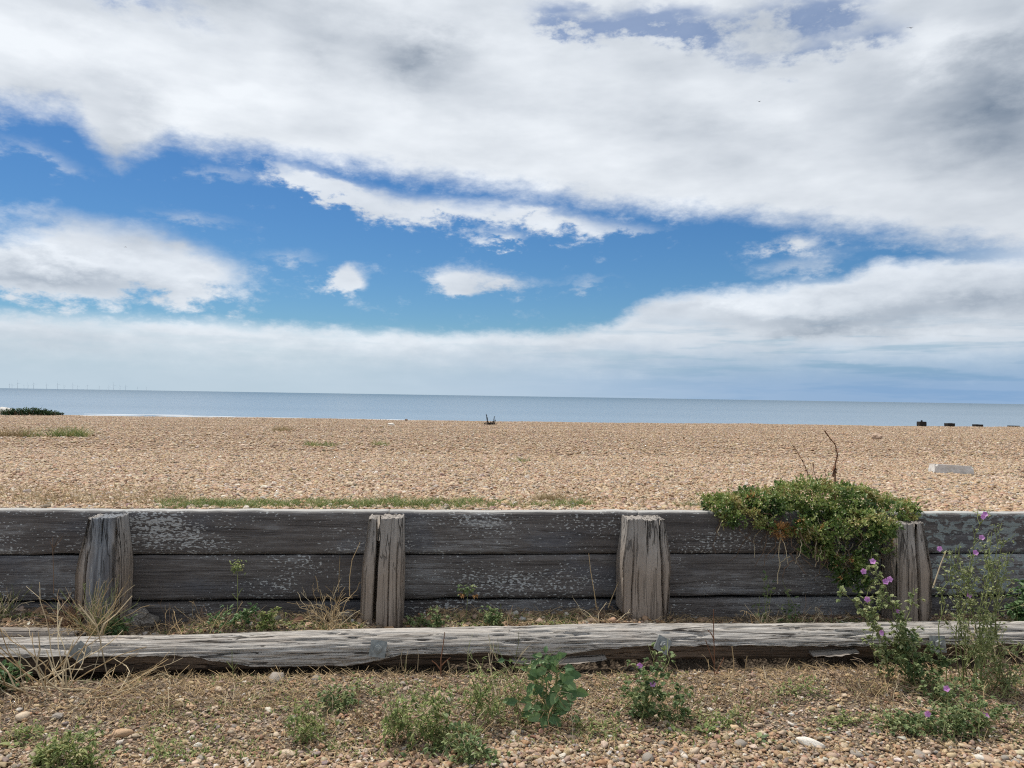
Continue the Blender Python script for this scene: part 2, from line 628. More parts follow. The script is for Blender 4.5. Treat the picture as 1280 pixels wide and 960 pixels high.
def post_fn(tint):
    def fn(t):
        o = obj_rand(t)
        grain = t.noise(t.map(o, (42, 42, 1.6)), 1.0, 6, .62, .35)
        fine = t.noise(t.map(o, (150, 150, 6)), 1.0, 4, .6)
        big = t.noise(t.map(o, (6, 6, 3.0)), 1.0, 3, .5)
        base = t.ramp(grain * .38 + fine * .3 + big * .35, [(.30, (.11, .085, .068)), (.43, (.28, .225, .182)), (.64, (.385, .318, .262)), (.78, (.56, .50, .44))])
        sp = t.n('ShaderNodeSeparateXYZ'); t.set(sp, 0, t.obj)
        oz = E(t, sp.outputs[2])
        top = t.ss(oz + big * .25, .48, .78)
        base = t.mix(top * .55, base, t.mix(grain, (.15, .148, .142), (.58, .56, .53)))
        if tint == 'blue':
            oxm = E(t, sp.outputs[0])
            core = t.ss(t.math('ABSOLUTE', oxm + .035) + (big - .5) * .1, .10, .03) * t.ss(oz, .12, .25)
            base = t.mix(core * .7, base, t.mix(t.ss(grain, .35, .65), (.06, .08, .11), (.24, .28, .325)))
        fl = t.noise(t.map(o, (38, 38, 9)), 1.0, 2, .5)
        base = t.mix(t.ss(fl, .69, .73) * .7, base, (.40, .37, .33))
        ck = crack_lines(t, t.map(o, (24, 24, .9), (2, 2, 2)), .022)
        base = t.mix(ck * (.25 + top * .55), base, (.03, .026, .023))
        t.set(t.b, 'Base Color', base)
        t.set(t.b, 'Normal', t.bump(grain + fine * .6 - ck * .6, .9, .012))
    return fn


M['post'] = material('weathered_post', post_fn(''), .85, .2)
M['post_blue'] = material('blue_grey_post', post_fn('blue'), .85, .2)


def beam_fn(t):
    o = t.obj
    grain = t.noise(t.map(o, (.9, 34, 38)), 1.0, 8, .68, .35)
    fine = t.noise(t.map(o, (5, 150, 160)), 1.0, 5, .65, .2)
    big = t.noise(t.map(o, (1.4, 5, 5)), 1.0, 4, .55)
    base = t.ramp(grain * .55 + fine * .46 + big * .10, [(.36, (.10, .088, .078)), (.43, (.27, .235, .20)), (.51, (.42, .385, .345)), (.64, (.56, .525, .48)), (.78, (.69, .66, .61))])
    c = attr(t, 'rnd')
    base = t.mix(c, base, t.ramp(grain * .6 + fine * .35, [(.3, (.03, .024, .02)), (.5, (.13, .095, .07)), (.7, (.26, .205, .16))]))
    lip = t.ss(big + fine * .4, .76, .9)
    base = t.mix(lip * .4, base, (.30, .22, .16))
    ck = w_max(t, crack_lines(t, t.map(o, (.33, 13, 15)), .010), crack_lines(t, t.map(o, (.9, 36, 38), (3, 3, 3)), .009) * .7)
    base = t.mix(ck * .9, base, (.035, .028, .024))
    t.set(t.b, 'Base Color', base)
    t.set(t.b, 'Normal', t.bump(grain + fine * .5 - ck * .8, 1.0, .014))


M['beam'] = material('bleached_log', beam_fn, .9, .15)


def iron_fn(t):
    n = t.noise(t.obj, 40, 5)
    t.set(t.b, 'Base Color', t.ramp(n, [(.3, (.17, .18, .175)), (.55, (.27, .285, .28)), (.75, (.40, .41, .40))]))
    t.set(t.b, 'Metallic', .35)
    t.set(t.b, 'Normal', t.bump(n, .4, .003))


M['iron'] = material('galvanised_plate', iron_fn, .6, .5)


def soil_fn(t):
    n = t.noise(t.pos, 9, 8, .65)
    f = t.noise(t.pos, 90, 5, .6)
    v = t.vor(t.pos, 75, 'Color')
    base = t.ramp(n * .55 + f * .45, [(.32, (.058, .046, .036)), (.5, (.16, .125, .095)), (.68, (.31, .255, .195))])
    sv = t.n('ShaderNodeSeparateColor'); t.set(sv, 0, v)
    base = t.mix(.35, base, t.ramp(E(t, sv.outputs[0]), [(0, (.05, .036, .026)), (.5, (.16, .115, .08)), (1, (.36, .28, .20))]))
    t.set(t.b, 'Base Color', base)
    d = t.vor(t.pos, 75, 'Distance')
    t.set(t.b, 'Normal', t.bump(f - d * .8, .8, .012))


M['soil'] = material('stony_soil', soil_fn, .95, .1)

PEB = [((.475, .320, .198), 26), ((.42, .250, .140), 15), ((.60, .48, .35), 17), ((.30, .262, .222), 8), ((.20, .130, .085), 9),
       ((.70, .65, .57), 4), ((.45, .325, .235), 11), ((.54, .41, .25), 12)]
PEBC = np.array([c for c, _ in PEB])
PEBW = np.array([k for _, k in PEB], float)
PEBW /= PEBW.sum()


def beach_fn(t):
    def pal(vec):
        sp = t.n('ShaderNodeSeparateColor'); t.set(sp, 0, vec)
        st, acc = [], 0
        for (c, _), wt in zip(PEB, PEBW):
            st.append((min(acc, 1), c)); acc += wt
        return t.ramp(E(t, sp.outputs[0]), st, 'CONSTANT')
    p = t.map(t.pos, (1, 1, .25))
    a = pal(t.vor(p, 26, 'Color'))
    b = pal(t.vor(p, 15, 'Color'))
    nn = t.noise(t.pos, .9, 5, .6)
    base = t.mix(t.ss(t.noise(t.pos, 4, 3), .45, .55), a, b)
    base = t.mix(1.0, base, t.ramp(nn, [(.3, (.74, .70, .68)), (.7, (.96, .94, .90))]), 'MULTIPLY')
    d = t.vor(p, 26, 'Distance')
    base = t.mix(t.ss(d, .55, .95) * .5, base, (.12, .085, .06))
    t.set(t.b, 'Base Color', base)
    t.set(t.b, 'Normal', t.bump(d, 1.0, -.05))


M['beach'] = material('shingle', beach_fn, .85, .2)


def pebble_fn(t):
    a = t.n('ShaderNodeAttribute', attribute_type='INSTANCER', attribute_name='pcol')
    c = E(t, a.outputs['Color'])
    n = t.noise(t.obj, 2.2, 4, .6)
    t.set(t.b, 'Base Color', t.mix(1.0, c, t.ramp(n, [(.3, (.70, .67, .64)), (.55, (1, 1, 1)), (.8, (1.12, 1.1, 1.06))]), 'MULTIPLY'))


M['pebble'] = material('pebble', pebble_fn, .7, .3)


def stone_fn(stops):
    def fn(t):
        n = t.noise(obj_rand(t), 22, 6, .6)
        t.set(t.b, 'Base Color', t.ramp(n, stops))
        t.set(t.b, 'Normal', t.bump(n, .5, .006))
    return fn


def shades(c, k=.55):
    return [(.3, tuple(x * k for x in c)), (.52, c), (.75, tuple(min(x * 1.25, .85) for x in c))]


for i, (c, _) in enumerate(PEB):
    M['stone%d' % i] = material('stone_tone_%d' % i, stone_fn(shades(c, .7)), .75, .3)
M['concrete'] = material('concrete', stone_fn([(.3, (.40, .375, .34)), (.48, (.60, .57, .53)), (.8, (.72, .70, .66))]), .9, .2)
M['lump'] = material('crusted_rock', stone_fn([(.3, (.05, .045, .04)), (.5, (.19, .17, .15)), (.7, (.42, .39, .35))]), .9, .2)


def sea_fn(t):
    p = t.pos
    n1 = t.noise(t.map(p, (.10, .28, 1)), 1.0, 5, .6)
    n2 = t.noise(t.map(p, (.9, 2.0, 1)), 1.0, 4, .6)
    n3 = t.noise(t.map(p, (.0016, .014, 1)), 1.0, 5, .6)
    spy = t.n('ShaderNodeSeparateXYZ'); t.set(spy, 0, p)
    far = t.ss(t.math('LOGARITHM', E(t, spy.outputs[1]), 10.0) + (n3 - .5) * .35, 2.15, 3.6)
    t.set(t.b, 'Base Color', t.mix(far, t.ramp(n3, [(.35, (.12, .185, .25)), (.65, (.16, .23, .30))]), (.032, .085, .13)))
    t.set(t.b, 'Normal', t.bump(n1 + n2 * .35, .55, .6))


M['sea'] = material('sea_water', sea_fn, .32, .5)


def flat(name, c, rough=.8, spec=.3, var=.35):
    def fn(t):
        r = attr(t, 'rnd')
        n = t.noise(t.pos, 35, 3)
        f = r * .6 + n * .4
        t.set(t.b, 'Base Color', t.ramp(f, [(.15, tuple(x * (1 - var) for x in c)), (.85, tuple(min(1, x * (1 + var)) for x in c))]))
    return material(name, fn, rough, spec)


M['foam'] = flat('foam', (.52, .56, .60), .9)
M['dark_timber'] = flat('wet_dark_timber', (.035, .03, .027), .8)
M['turbine'] = flat('turbine_paint', (.80, .82, .84), .6, .3, .05)
M['bird'] = flat('bird_feathers', (.06, .06, .065), .8)
M['straw'] = flat('straw', (.40, .29, .16), .85, .2, .5)
M['straw_pale'] = flat('pale_straw', (.50, .41, .27), .85, .2, .35)
M['twig'] = flat('twig', (.16, .105, .07), .9, .2, .5)
M['litter'] = flat('litter', (.25, .19, .135), .95, .1, .65)
M['rust_stem'] = flat('rusty_stem', (.19, .095, .055), .9, .2, .4)
M['green_stem'] = flat('green_stem', (.17, .19, .07), .7, .3, .35)
M['petal'] = leaf_mat('mauve_petal', [(.1, (.54, .22, .54)), (.9, (.76, .42, .74))], .6, .3)
M['yellow'] = leaf_mat('yellow_bloom', [(.1, (.45, .30, .03)), (.9, (.60, .46, .10))], .7, .2)
M['orange'] = leaf_mat('orange_leaf', [(.1, (.34, .17, .06)), (.9, (.60, .36, .15))], .7, .25)
M['bush'] = leaf_mat('shrub_leaf', [(.05, (.05, .09, .026)), (.4, (.125, .20, .048)), (.72, (.25, .31, .085)), (.95, (.40, .41, .15)), (1., (.38, .30, .12))], .42, .3, .45)
M['bud'] = flat('cream_bud', (.52, .48, .27), .8, .2, .25)
M['mallow'] = leaf_mat('mallow_leaf', [(.0, (.095, .15, .06)), (.5, (.18, .25, .10)), (1., (.36, .40, .19))], .6, .38)
M['mallow_pale'] = leaf_mat('pale_mallow_leaf', [(.0, (.17, .22, .09)), (.5, (.31, .36, .16)), (1., (.46, .47, .25))], .6, .38)
M['dock'] = leaf_mat('broad_leaf', [(.0, (.075, .145, .060)), (.6, (.13, .22, .085)), (1., (.22, .32, .14))], .5, .3)
M['weed'] = leaf_mat('weed_leaf', [(.0, (.12, .175, .055)), (.5, (.25, .31, .10)), (.85, (.38, .41, .17)), (1., (.48, .43, .23))], .6, .38)
M['grass'] = leaf_mat('beach_grass', [(.0, (0.075, 0.125, 0.037)), (.5, (0.163, 0.225, 0.062)), (.8, (0.325, 0.312, 0.112)), (1., (0.500, 0.413, 0.213))], .6, .25)
M['dead_grass'] = leaf_mat('dry_grass', [(.0, (.15, .10, .05)), (.5, (.33, .25, .13)), (1., (.50, .41, .25))], .8, .2)
M['dark_shrub'] = leaf_mat('dark_shrub_leaf', [(.0, (0.024, 0.054, 0.024)), (1., (0.072, 0.132, 0.054))], .6, .15)

# ================================================================== SETTING
# sea to the horizon
me = bpy.data.meshes.new('sea')
S = 45000
ys = [40, 90, 130, 200, 400, 1000, 4000, 12000, S]
xs = [-S, -8000, -1500, -300, -60, 0, 60, 300, 1500, 8000, S]
vv = [(x, y, -2.6) for y in ys for x in xs]
nx = len(xs)
ff = [(j * nx + i, j * nx + i + 1, (j + 1) * nx + i + 1, (j + 1) * nx + i) for j in range(len(ys) - 1) for i in range(nx - 1)]
me.from_pydata(vv, [], ff)
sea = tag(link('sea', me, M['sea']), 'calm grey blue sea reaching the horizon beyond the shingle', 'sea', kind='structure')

# broken wash along the shore
mb = MB()
for row in range(3):
    y0 = 118.5 + row * 3.2
    x = -95.0
    while x < 20:
        L = random.uniform(3, 14)
        if random.random() < (.62 if x < -20 else .12) - row * .12:
            n = 10
            V, Fc = [], []
            for i in range(n + 1):
                t_ = i / n
                hw = .08 + (.45 - .1 * row) * math.sin(math.pi * t_) * random.uniform(.6, 1.2)
                yy = y0 + math.sin((x + L * t_) * .21) * 1.1
                V += [(x + L * t_, yy - hw, -2.58), (x + L * t_, yy + hw, -2.58), (x + L * t_, yy, -2.50)]
                if i:
                    b = (i - 1) * 3
                    Fc += [(b, b + 3, b + 5, b + 2), (b + 2, b + 5, b + 4, b + 1)]
            mb.add(V, Fc)
        x += L * random.uniform(.8, 1.3)
foam = mb.build('sea_foam', M['foam'])
tag(foam, 'thin broken line of white wash along the shore', 'foam', kind='stuff')


def grid_sheet(name, xs, wsx, hf, mat, use_w=True):
    X, Wv = np.meshgrid(xs, wsx)
    Y = Wv + (K * X if use_w else 0)
    Z = hf(X, Y)
    vv = np.stack([X.ravel(), Y.ravel(), Z.ravel()], 1)
    nx_, ny_ = len(xs), len(wsx)
    i, j = np.meshgrid(np.arange(nx_ - 1), np.arange(ny_ - 1))
    a = (j * nx_ + i).ravel()
    ff_ = np.stack([a, a + 1, a + nx_ + 1, a + nx_], 1)
    me_ = bpy.data.meshes.new(name)
    me_.from_pydata(vv.tolist(), [], ff_.tolist())
    return link(name, me_, mat, None, True)


# shingle beach behind the wall: fine near, coarse far; it runs under the sea
def beach_sheet(X, Y):
    f = np.clip(1 - (Y - 4.7) / 6.0, 0, 1)
    return beach_h(X, Y - K * X * 0)


xs = np.concatenate([np.linspace(-140, -30, 23)[:-1], np.linspace(-30, -8, 45)[:-1], np.linspace(-8, 8, 160), np.linspace(8, 30, 45)[1:], np.linspace(30, 140, 23)[1:]])
# rows follow the wall near it and straighten with distance
wsx = np.concatenate([np.linspace(4.70, 9, 60), np.linspace(9, 38, 80)[1:], np.linspace(38, 135, 40)[1:]])
X, Wv = np.meshgrid(xs, wsx)
fol = np.clip(1 - (Wv - 4.70) / 20, 0, 1)
Y = Wv + K * np.clip(X, -14, 14) * fol
Z = beach_h(X, Y)
nx_, ny_ = len(xs), len(wsx)
i, j = np.meshgrid(np.arange(nx_ - 1), np.arange(ny_ - 1))
a = (j * nx_ + i).ravel()
me = bpy.data.meshes.new('shingle_beach')
me.from_pydata(np.stack([X.ravel(), Y.ravel(), Z.ravel()], 1).tolist(), [], np.stack([a, a + 1, a + nx_ + 1, a + nx_], 1).tolist())
beach = tag(link('shingle_beach', me, M['beach'], None, True), 'tan shingle beach sloping away behind the timber wall to the sea', 'beach', kind='structure')

# stony ground in front of and under the wall
gx = np.concatenate([np.linspace(-14, -4.2, 30)[:-1], np.linspace(-4.2, 4.2, 330), np.linspace(4.2, 14, 30)[1:]])
gw = np.concatenate([np.linspace(-6, 2.6, 30)[:-1], np.linspace(2.6, 4.72, 100)])
ground = tag(grid_sheet('stony_ground', gx, gw, ground_h, M['soil']), 'stony brown soil in front of the timber wall', 'ground', kind='structure')

# ------------------------------------------------------------------ loose shingle (uncountable)
def pebble_group(name):
    g = bpy.data.node_groups.new(name, 'GeometryNodeTree')
    g.interface.new_socket('Geometry', in_out='INPUT', socket_type='NodeSocketGeometry')
    g.interface.new_socket('Geometry', in_out='OUTPUT', socket_type='NodeSocketGeometry')
    N = g.nodes.new
    L = g.links.new
    gi, go = N('NodeGroupInput'), N('NodeGroupOutput')
    mtp = N('GeometryNodeMeshToPoints')
    L(gi.outputs[0], mtp.inputs[0])
    join = N('GeometryNodeJoinGeometry')
    for k in range(6):
        ico = N('GeometryNodeMeshIcoSphere')
        ico.inputs['Radius'].default_value = .5
        ico.inputs['Subdivisions'].default_value = 2
        sp = N('GeometryNodeSetPosition')
        nt = N('ShaderNodeTexNoise')
        nt.noise_dimensions = '4D'
        nt.inputs['W'].default_value = k * 7.3
        nt.inputs['Scale'].default_value = 1.6
        nt.inputs['Detail'].default_value = 1.0
        vm = N('ShaderNodeVectorMath'); vm.operation = 'SUBTRACT'
        vm.inputs[1].default_value = (.5, .5, .5)
        vs_ = N('ShaderNodeVectorMath'); vs_.operation = 'SCALE'
        vs_.inputs['Scale'].default_value = 1.05
        L(nt.outputs['Color'], vm.inputs[0]); L(vm.outputs[0], vs_.inputs[0])
        L(ico.outputs[0], sp.inputs['Geometry']); L(vs_.outputs[0], sp.inputs['Offset'])
        sm = N('GeometryNodeSetShadeSmooth')
        L(sp.outputs[0], sm.inputs[0])
        st = N('GeometryNodeSetMaterial')
        st.inputs['Material'].default_value = M['pebble']
        L(sm.outputs[0], st.inputs[0])
        gti = N('GeometryNodeGeometryToInstance')
        L(st.outputs[0], gti.inputs[0])
        L(gti.outputs[0], join.inputs[0])
    iop = N('GeometryNodeInstanceOnPoints')
    L(mtp.outputs[0], iop.inputs['Points'])
    L(join.outputs[0], iop.inputs['Instance'])
    iop.inputs['Pick Instance'].default_value = True

    def na(nm, dt):
        n_ = N('GeometryNodeInputNamedAttribute'); n_.data_type = dt
        n_.inputs['Name'].default_value = nm
        return n_.outputs[0]
    L(na('vari', 'INT'), iop.inputs['Instance Index'])
    e2r = N('FunctionNodeEulerToRotation')
    L(na('rot', 'FLOAT_VECTOR'), e2r.inputs[0])
    L(e2r.outputs[0], iop.inputs['Rotation'])
    L(na('scl', 'FLOAT_VECTOR'), iop.inputs['Scale'])
    L(iop.outputs[0], go.inputs[0])
    return g


PG = pebble_group('pebbles')


def pebbles(name, X, Y, size, hf, label, sink=.15, flat_=.62, weights=None, dim=None, even=0.0):
    n = len(X)
    Z = hf(X, Y) + size * (flat_ * .5 - sink)
    me_ = bpy.data.meshes.new(name)
    me_.vertices.add(n)
    me_.vertices.foreach_set('co', np.stack([X, Y, Z], 1).astype(np.float32).ravel())
    ar = lambda nm, ty, data, key='vector': me_.attributes.new(nm, ty, 'POINT').data.foreach_set(key, np.ascontiguousarray(data).ravel())
    sc = np.stack([size * rng.uniform(.9, 1.45, n), size * rng.uniform(.7, 1.0, n), size * flat_ * rng.uniform(.75, 1.2, n)], 1)
    ar('scl', 'FLOAT_VECTOR', sc.astype(np.float32))
    rot = np.stack([rng.normal(0, .28, n), rng.normal(0, .28, n), rng.uniform(0, 6.28, n)], 1)
    ar('rot', 'FLOAT_VECTOR', rot.astype(np.float32))
    ci = rng.choice(len(PEB), n, p=PEBW if weights is None else weights)
    c = (PEBC[ci] * (1 - even) + (PEBC * PEBW[:, None]).sum(0) * even) * rng.uniform(.76, 1.16, (n, 1)) + rng.normal(0, .012, (n, 3))
    if dim is not None:
        c = c * dim[:, None]
    c4 = np.concatenate([np.clip(c, .02, .85), np.ones((n, 1))], 1)
    ar('pcol', 'FLOAT_COLOR', c4.astype(np.float32), 'color')
    me_.attributes.new('vari', 'INT', 'POINT').data.foreach_set('value', rng.integers(0, 6, n).astype(np.int32))
    o = link(name, me_, M['pebble'])
    m = o.modifiers.new('pebbles', 'NODES')
    m.node_group = PG
    return tag(o, label, 'shingle', kind='stuff')


def scatter(n, w0, w1, half, power=1.0):
    W_ = w0 + (w1 - w0) * rng.random(n) ** power
    X_ = rng.uniform(-1, 1, n) * (half * W_ + 0.7)
    return X_, W_


# beach
X, Wv = scatter(200000, 4.74, 10.5, .72)
fol = np.clip(1 - (Wv - 4.70) / 20, 0, 1)
pebbles('beach_shingle', X, Wv + K * X * fol, np.clip(rng.lognormal(math.log(.0155), .36, len(X)), .008, .045), beach_h,
        'loose tan and brown flint shingle on the near beach behind the wall', even=.3)
W_ = np.sqrt(rng.random(230000) * (38.6 ** 2 - 10.3 ** 2) + 10.3 ** 2)
X = rng.uniform(-1, 1, len(W_)) * (.72 * W_ + .7)
pebbles('beach_shingle', X, W_ + K * X * np.clip(1 - (W_ - 4.7) / 20, 0, 1), np.clip(rng.lognormal(math.log(.0245), .36, len(X)), .012, .06), beach_h,
        'distant tan flint shingle rising to the beach crest', even=.4)
# foreground: fine under the beam, coarser and cleaner towards the path
X, Wv = scatter(105000, 2.55, 4.06, .80)
clean = 1 - sst(2.95, 3.30, Wv + .16 * wav(X * 1.3, Wv * 1.5, 2))
keep = rng.random(len(X)) < .66 + .34 * clean
X, Wv, clean = X[keep], Wv[keep], clean[keep]
size = np.clip(rng.lognormal(0, .48, len(X)) * (.0076 + .0020 * clean), .003, .030)
pebbles('path_shingle', X, Wv + K * X, size, ground_h, 'mixed small flint pebbles on the ground before the beam', .04, .66,
        dim=.90 - .04 * clean, even=.15)
X, Wv = scatter(5200, 4.20, 4.58, .78)
pebbles('ledge_shingle', X, Wv + K * X, np.clip(rng.lognormal(math.log(.013), .5, len(X)), .006, .05), ground_h,
        'small pebbles lodged between the beam and the wall', .12, dim=np.full(len(X), .85))

# ================================================================== TIMBER WALL
ANG = math.atan(K)
CA, SA = math.cos(ANG), math.sin(ANG)


def wall_point(u, dist, z):
    """u metres along the wall from the middle of the view, at this distance"""
    return Vector((u * CA, dist + u * SA, z))


def to_u(p): return p.x / CA


def sweep(name, L, nseg, ring, mat, parent, cfn=None, smooth=True):
    """mesh swept along local x; ring(x) gives closed (y, z) outline"""
    V, Fc, C = [], [], []
    for i_ in range(nseg + 1):
        x = -L / 2 + L * i_ / nseg
        pts = ring(x)
        n_ = len(pts)
        for p in pts:
            V.append((x, p[0], p[1]))
            C.append(p[2] if len(p) > 2 else .5)
        if i_:
            for k_ in range(n_):
                k2 = (k_ + 1) % n_
                Fc.append(((i_ - 1) * n_ + k_, (i_ - 1) * n_ + k2, i_ * n_ + k2, i_ * n_ + k_))
    Fc.append(tuple(range(n_ - 1, -1, -1)))
    Fc.append(tuple(nseg * n_ + k_ for k_ in range(n_)))
    m_ = bpy.data.meshes.new(name)
    m_.from_pydata(V, [], Fc)
    at = m_.attributes.new('rnd', 'FLOAT', 'POINT')
    at.data.foreach_set('value', np.array(C, dtype=np.float32))
    bm = bmesh.new(); bm.from_mesh(m_); bmesh.ops.recalc_face_normals(bm, faces=bm.faces); bm.to_mesh(m_); bm.free()
    o = link(name, m_, mat, parent, smooth)
    return o


wall = empty('plank_barrier', (0, WALL, 0), 'dark weathered timber retaining wall of stacked planks with stout posts', 'wall')
wall.rotation_euler = (0, 0, ANG)
post_px = [129, 478, 805, 1136]
post_u = [to_u(WP(p, 700, POSTF)) for p in post_px]
ends = [-6.2] + post_u + [6.2]
rows = [(0.478, 0.728, 0.0), (0.2155, 0.4685, 0.004), (-0.06, 0.196, 0.022)]


def plank_ring(h, th, seed, pale_top=1.0):
    def ring(x):
        pts = []
        wob = lambda a, s: mn.noise(Vector((x * 1.3 + seed * 3.7, a, s)))
        e_top = .004 * mn.noise(Vector((x * 9 + seed, 1.5, seed))) + .004 * wob(3, 1) - max(0, mn.noise(Vector((x * 3.1, seed, 9.2))) - .35) * .02
        e_bot = .004 * mn.noise(Vector((x * 7 + seed, 4.5, seed))) + max(0, mn.noise(Vector((x * 2.7, seed, 4.2))) - .3) * .028
        nf = 12
        for k_ in range(nf + 1):                       # front, bottom to top
            t_ = k_ / nf
            z = -h / 2 + e_bot + (h + e_top - e_bot) * t_
            g = mn.noise(Vector((x * 1.1 + seed, z * 26, seed * 2.1)))
            y = -.002 * g - .004 * max(0, g - .2) + .003 * wob(7, z * 3)
            r = min(t_, 1 - t_) * h
            y += max(0, .012 - r) ** 2 * 60
            pts.append((y, z))
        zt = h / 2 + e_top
        pts[-1] = (*pts[-1][:2], .5 + .3 * pale_top)
        pts += [(.02, zt + .0015, pale_top), (.06, zt + .002 * wob(5, 5), pale_top), (th - .01, zt, pale_top), (th, zt - .01, pale_top), (th, -h / 2 + .01), (th - .01, -h / 2), (.03, -h / 2 + e_bot)]
        return pts
    return ring


for bi in range(5):
    for ri, (z0_, z1_, back_) in enumerate(rows):
        u0, u1 = ends[bi] + (.0025 if bi else 0), ends[bi + 1] - .0025
        L = u1 - u0
        sd_ = bi * 5.3 + ri * 2.9 + 1
        zshift = [.0, .001, -.002, .001, -.004][bi] * (1 if ri else .6)
        m_ = M['plank_lichen'] if (bi == 4 and ri < 2) else M['plank']
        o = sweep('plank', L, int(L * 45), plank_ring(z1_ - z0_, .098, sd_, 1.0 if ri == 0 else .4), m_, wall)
        o.location = ((u0 + u1) / 2, back_ + random.uniform(0, .003), (z0_ + z1_) / 2 + zshift)
        if bi == 4 and ri == 0:
            o['label'] = 'plank blotched with grey green lichen'


mb = MB()
q = [wall_point(-6.3, 4.712, -.1), wall_point(6.3, 4.712, -.1), wall_point(6.3, 4.712, .70), wall_point(-6.3, 4.712, .70)]
mb.add(q, [(0, 1, 2, 3)])
tag(mb.build('earth_bank', M['soil']), 'dark earth held back behind the planks', 'earth', kind='structure')


# posts: outline in metres from the centre, left and right, against height
def post_mesh(prof, top, depth, seed, cracks, bottom=-.15, ragged=.01):
    """prof: list of (z, left, right); cracks: list of (x at bottom, x at top, z0, z1, half width, depth)"""
    zs = np.concatenate([np.linspace(bottom, top - .03, 60), np.linspace(top - .025, top, 6)])
    pz = [p[0] for p in prof]
    V, C = [], []
    n_side, n_front = 26, 90
    base = []
    for k_ in range(n_front):
        base.append((-.5 + k_ / n_front, 0.0))
    for k_ in range(n_side):
        base.append((.5, k_ / n_side))
    for k_ in range(24):
        base.append((.5 - k_ / 24, 1.0))
    for k_ in range(n_side):
        base.append((-.5, 1 - k_ / n_side))
    n_ = len(base)
    for z in zs:
        l = np.interp(z, pz, [p[1] for p in prof])
        r = np.interp(z, pz, [p[2] for p in prof])
        taper = np.interp(z, [top - .3, top], [0, .03])
        for (a, b) in base:
            # rounded, adzed corners
            ca = .06 + .03 * mn.noise(Vector((seed, z * 1.5, a > 0)))
            x = l + (r - l) * (a + .5)
            y = b * (depth - taper) + taper
            ea = min(a + .5, .5 - a) * (r - l)
            cx = max(0, ca - ea) if b == 0 else 0
            y += cx ** 2 * 6.5
            if 0 < b < 1:
                pass
            s = a * 1.0 + (b * 1.3 if a > 0 else -b * 1.3)
            g1 = mn.noise(Vector((s * 26 + seed, z * 1.3, seed)))
            g2 = mn.noise(Vector((s * 70 + seed, z * 2.6, seed + 4)))
            rough_ = min(1, max(.12, (z - .50) / .2)) if b == 0 and min(a + .5, .5 - a) > .13 else .8
            ridge = (.0045 * max(0, 1 - abs(g1) * 7) + .0035 * g2) * rough_
            edge = 1 if (b == 0 or b == 1) else 0
            if edge: y += ridge + .006 * mn.noise(Vector((s * 4, z * 5, seed)))
            else: x -= math.copysign(ridge + .006 * mn.noise(Vector((b * 4, z * 5, seed))), a)
            if b == 0:
                for (xb, xt, c0, c1, hw, dp) in cracks:
                    if c0 <= z <= c1:
                        t_ = (z - bottom) / (top - bottom)
                        xc = xb + (xt - xb) * t_ + .006 * mn.noise(Vector((z * 6, seed, xb)))
                        fade = min(1, (z - c0) / .08 + .15) * (1 if c1 >= top - .01 else min(1, (c1 - z) / .06))
                        dd = abs(x - xc) / (hw * (0.5 + .5 * fade) + 1e-5)
                        if dd < 1:
                            y += dp * fade * (1 - dd ** 4)
            zz = z
            if z > top - .02:
                zz += ragged * mn.noise(Vector((x * 60, y * 60, seed))) + ragged * .8 * mn.noise(Vector((x * 14, y * 14, seed + 2)))
            V.append((x, y, zz))
    Fc = []
    for i_ in range(1, len(zs)):
        for k_ in range(n_):
            k2 = (k_ + 1) % n_
            Fc.append(((i_ - 1) * n_ + k_, (i_ - 1) * n_ + k2, i_ * n_ + k2, i_ * n_ + k_))
    # end grain: rings shrinking to the middle
    last = (len(zs) - 1) * n_
    cxm = sum(V[last + k_][0] for k_ in range(n_)) / n_
    cym = sum(V[last + k_][1] for k_ in range(n_)) / n_
    prev = last
    for f_ in (.85, .66, .45, .2):
        b0 = len(V)
        for k_ in range(n_):
            x, y, z = V[last + k_]
            x2, y2 = cxm + (x - cxm) * f_, cym + (y - cym) * f_
            z2 = top - .004 + ragged * 1.1 * mn.noise(Vector((x2 * 45, y2 * 45, seed))) + ragged * .5 * mn.noise(Vector((x2 * 130, y2 * 130, seed)))
            for (xb, xt, c0, c1, hw, dp) in cracks:
                if c1 >= top - .01 and abs(x2 - xt) < hw * 1.2 and y2 < dp + .03:
                    z2 -= .12
            V.append((x2, y2, z2))
        for k_ in range(n_):
            k2 = (k_ + 1) % n_
            Fc.append((prev + k_, prev + k2, b0 + k2, b0 + k_))
        prev = b0
    V.append((cxm, cym, top - .003))
    for k_ in range(n_):
        Fc.append((prev + k_, prev + (k_ + 1) % n_, len(V) - 1))
    Fc.append(tuple(range(n_ - 1, -1, -1)))
    me_ = bpy.data.meshes.new('post')
    me_.from_pydata(V, [], Fc)
    bm = bmesh.new(); bm.from_mesh(me_); bmesh.ops.recalc_face_normals(bm, faces=bm.faces); bm.to_mesh(me_); bm.free()
    return me_


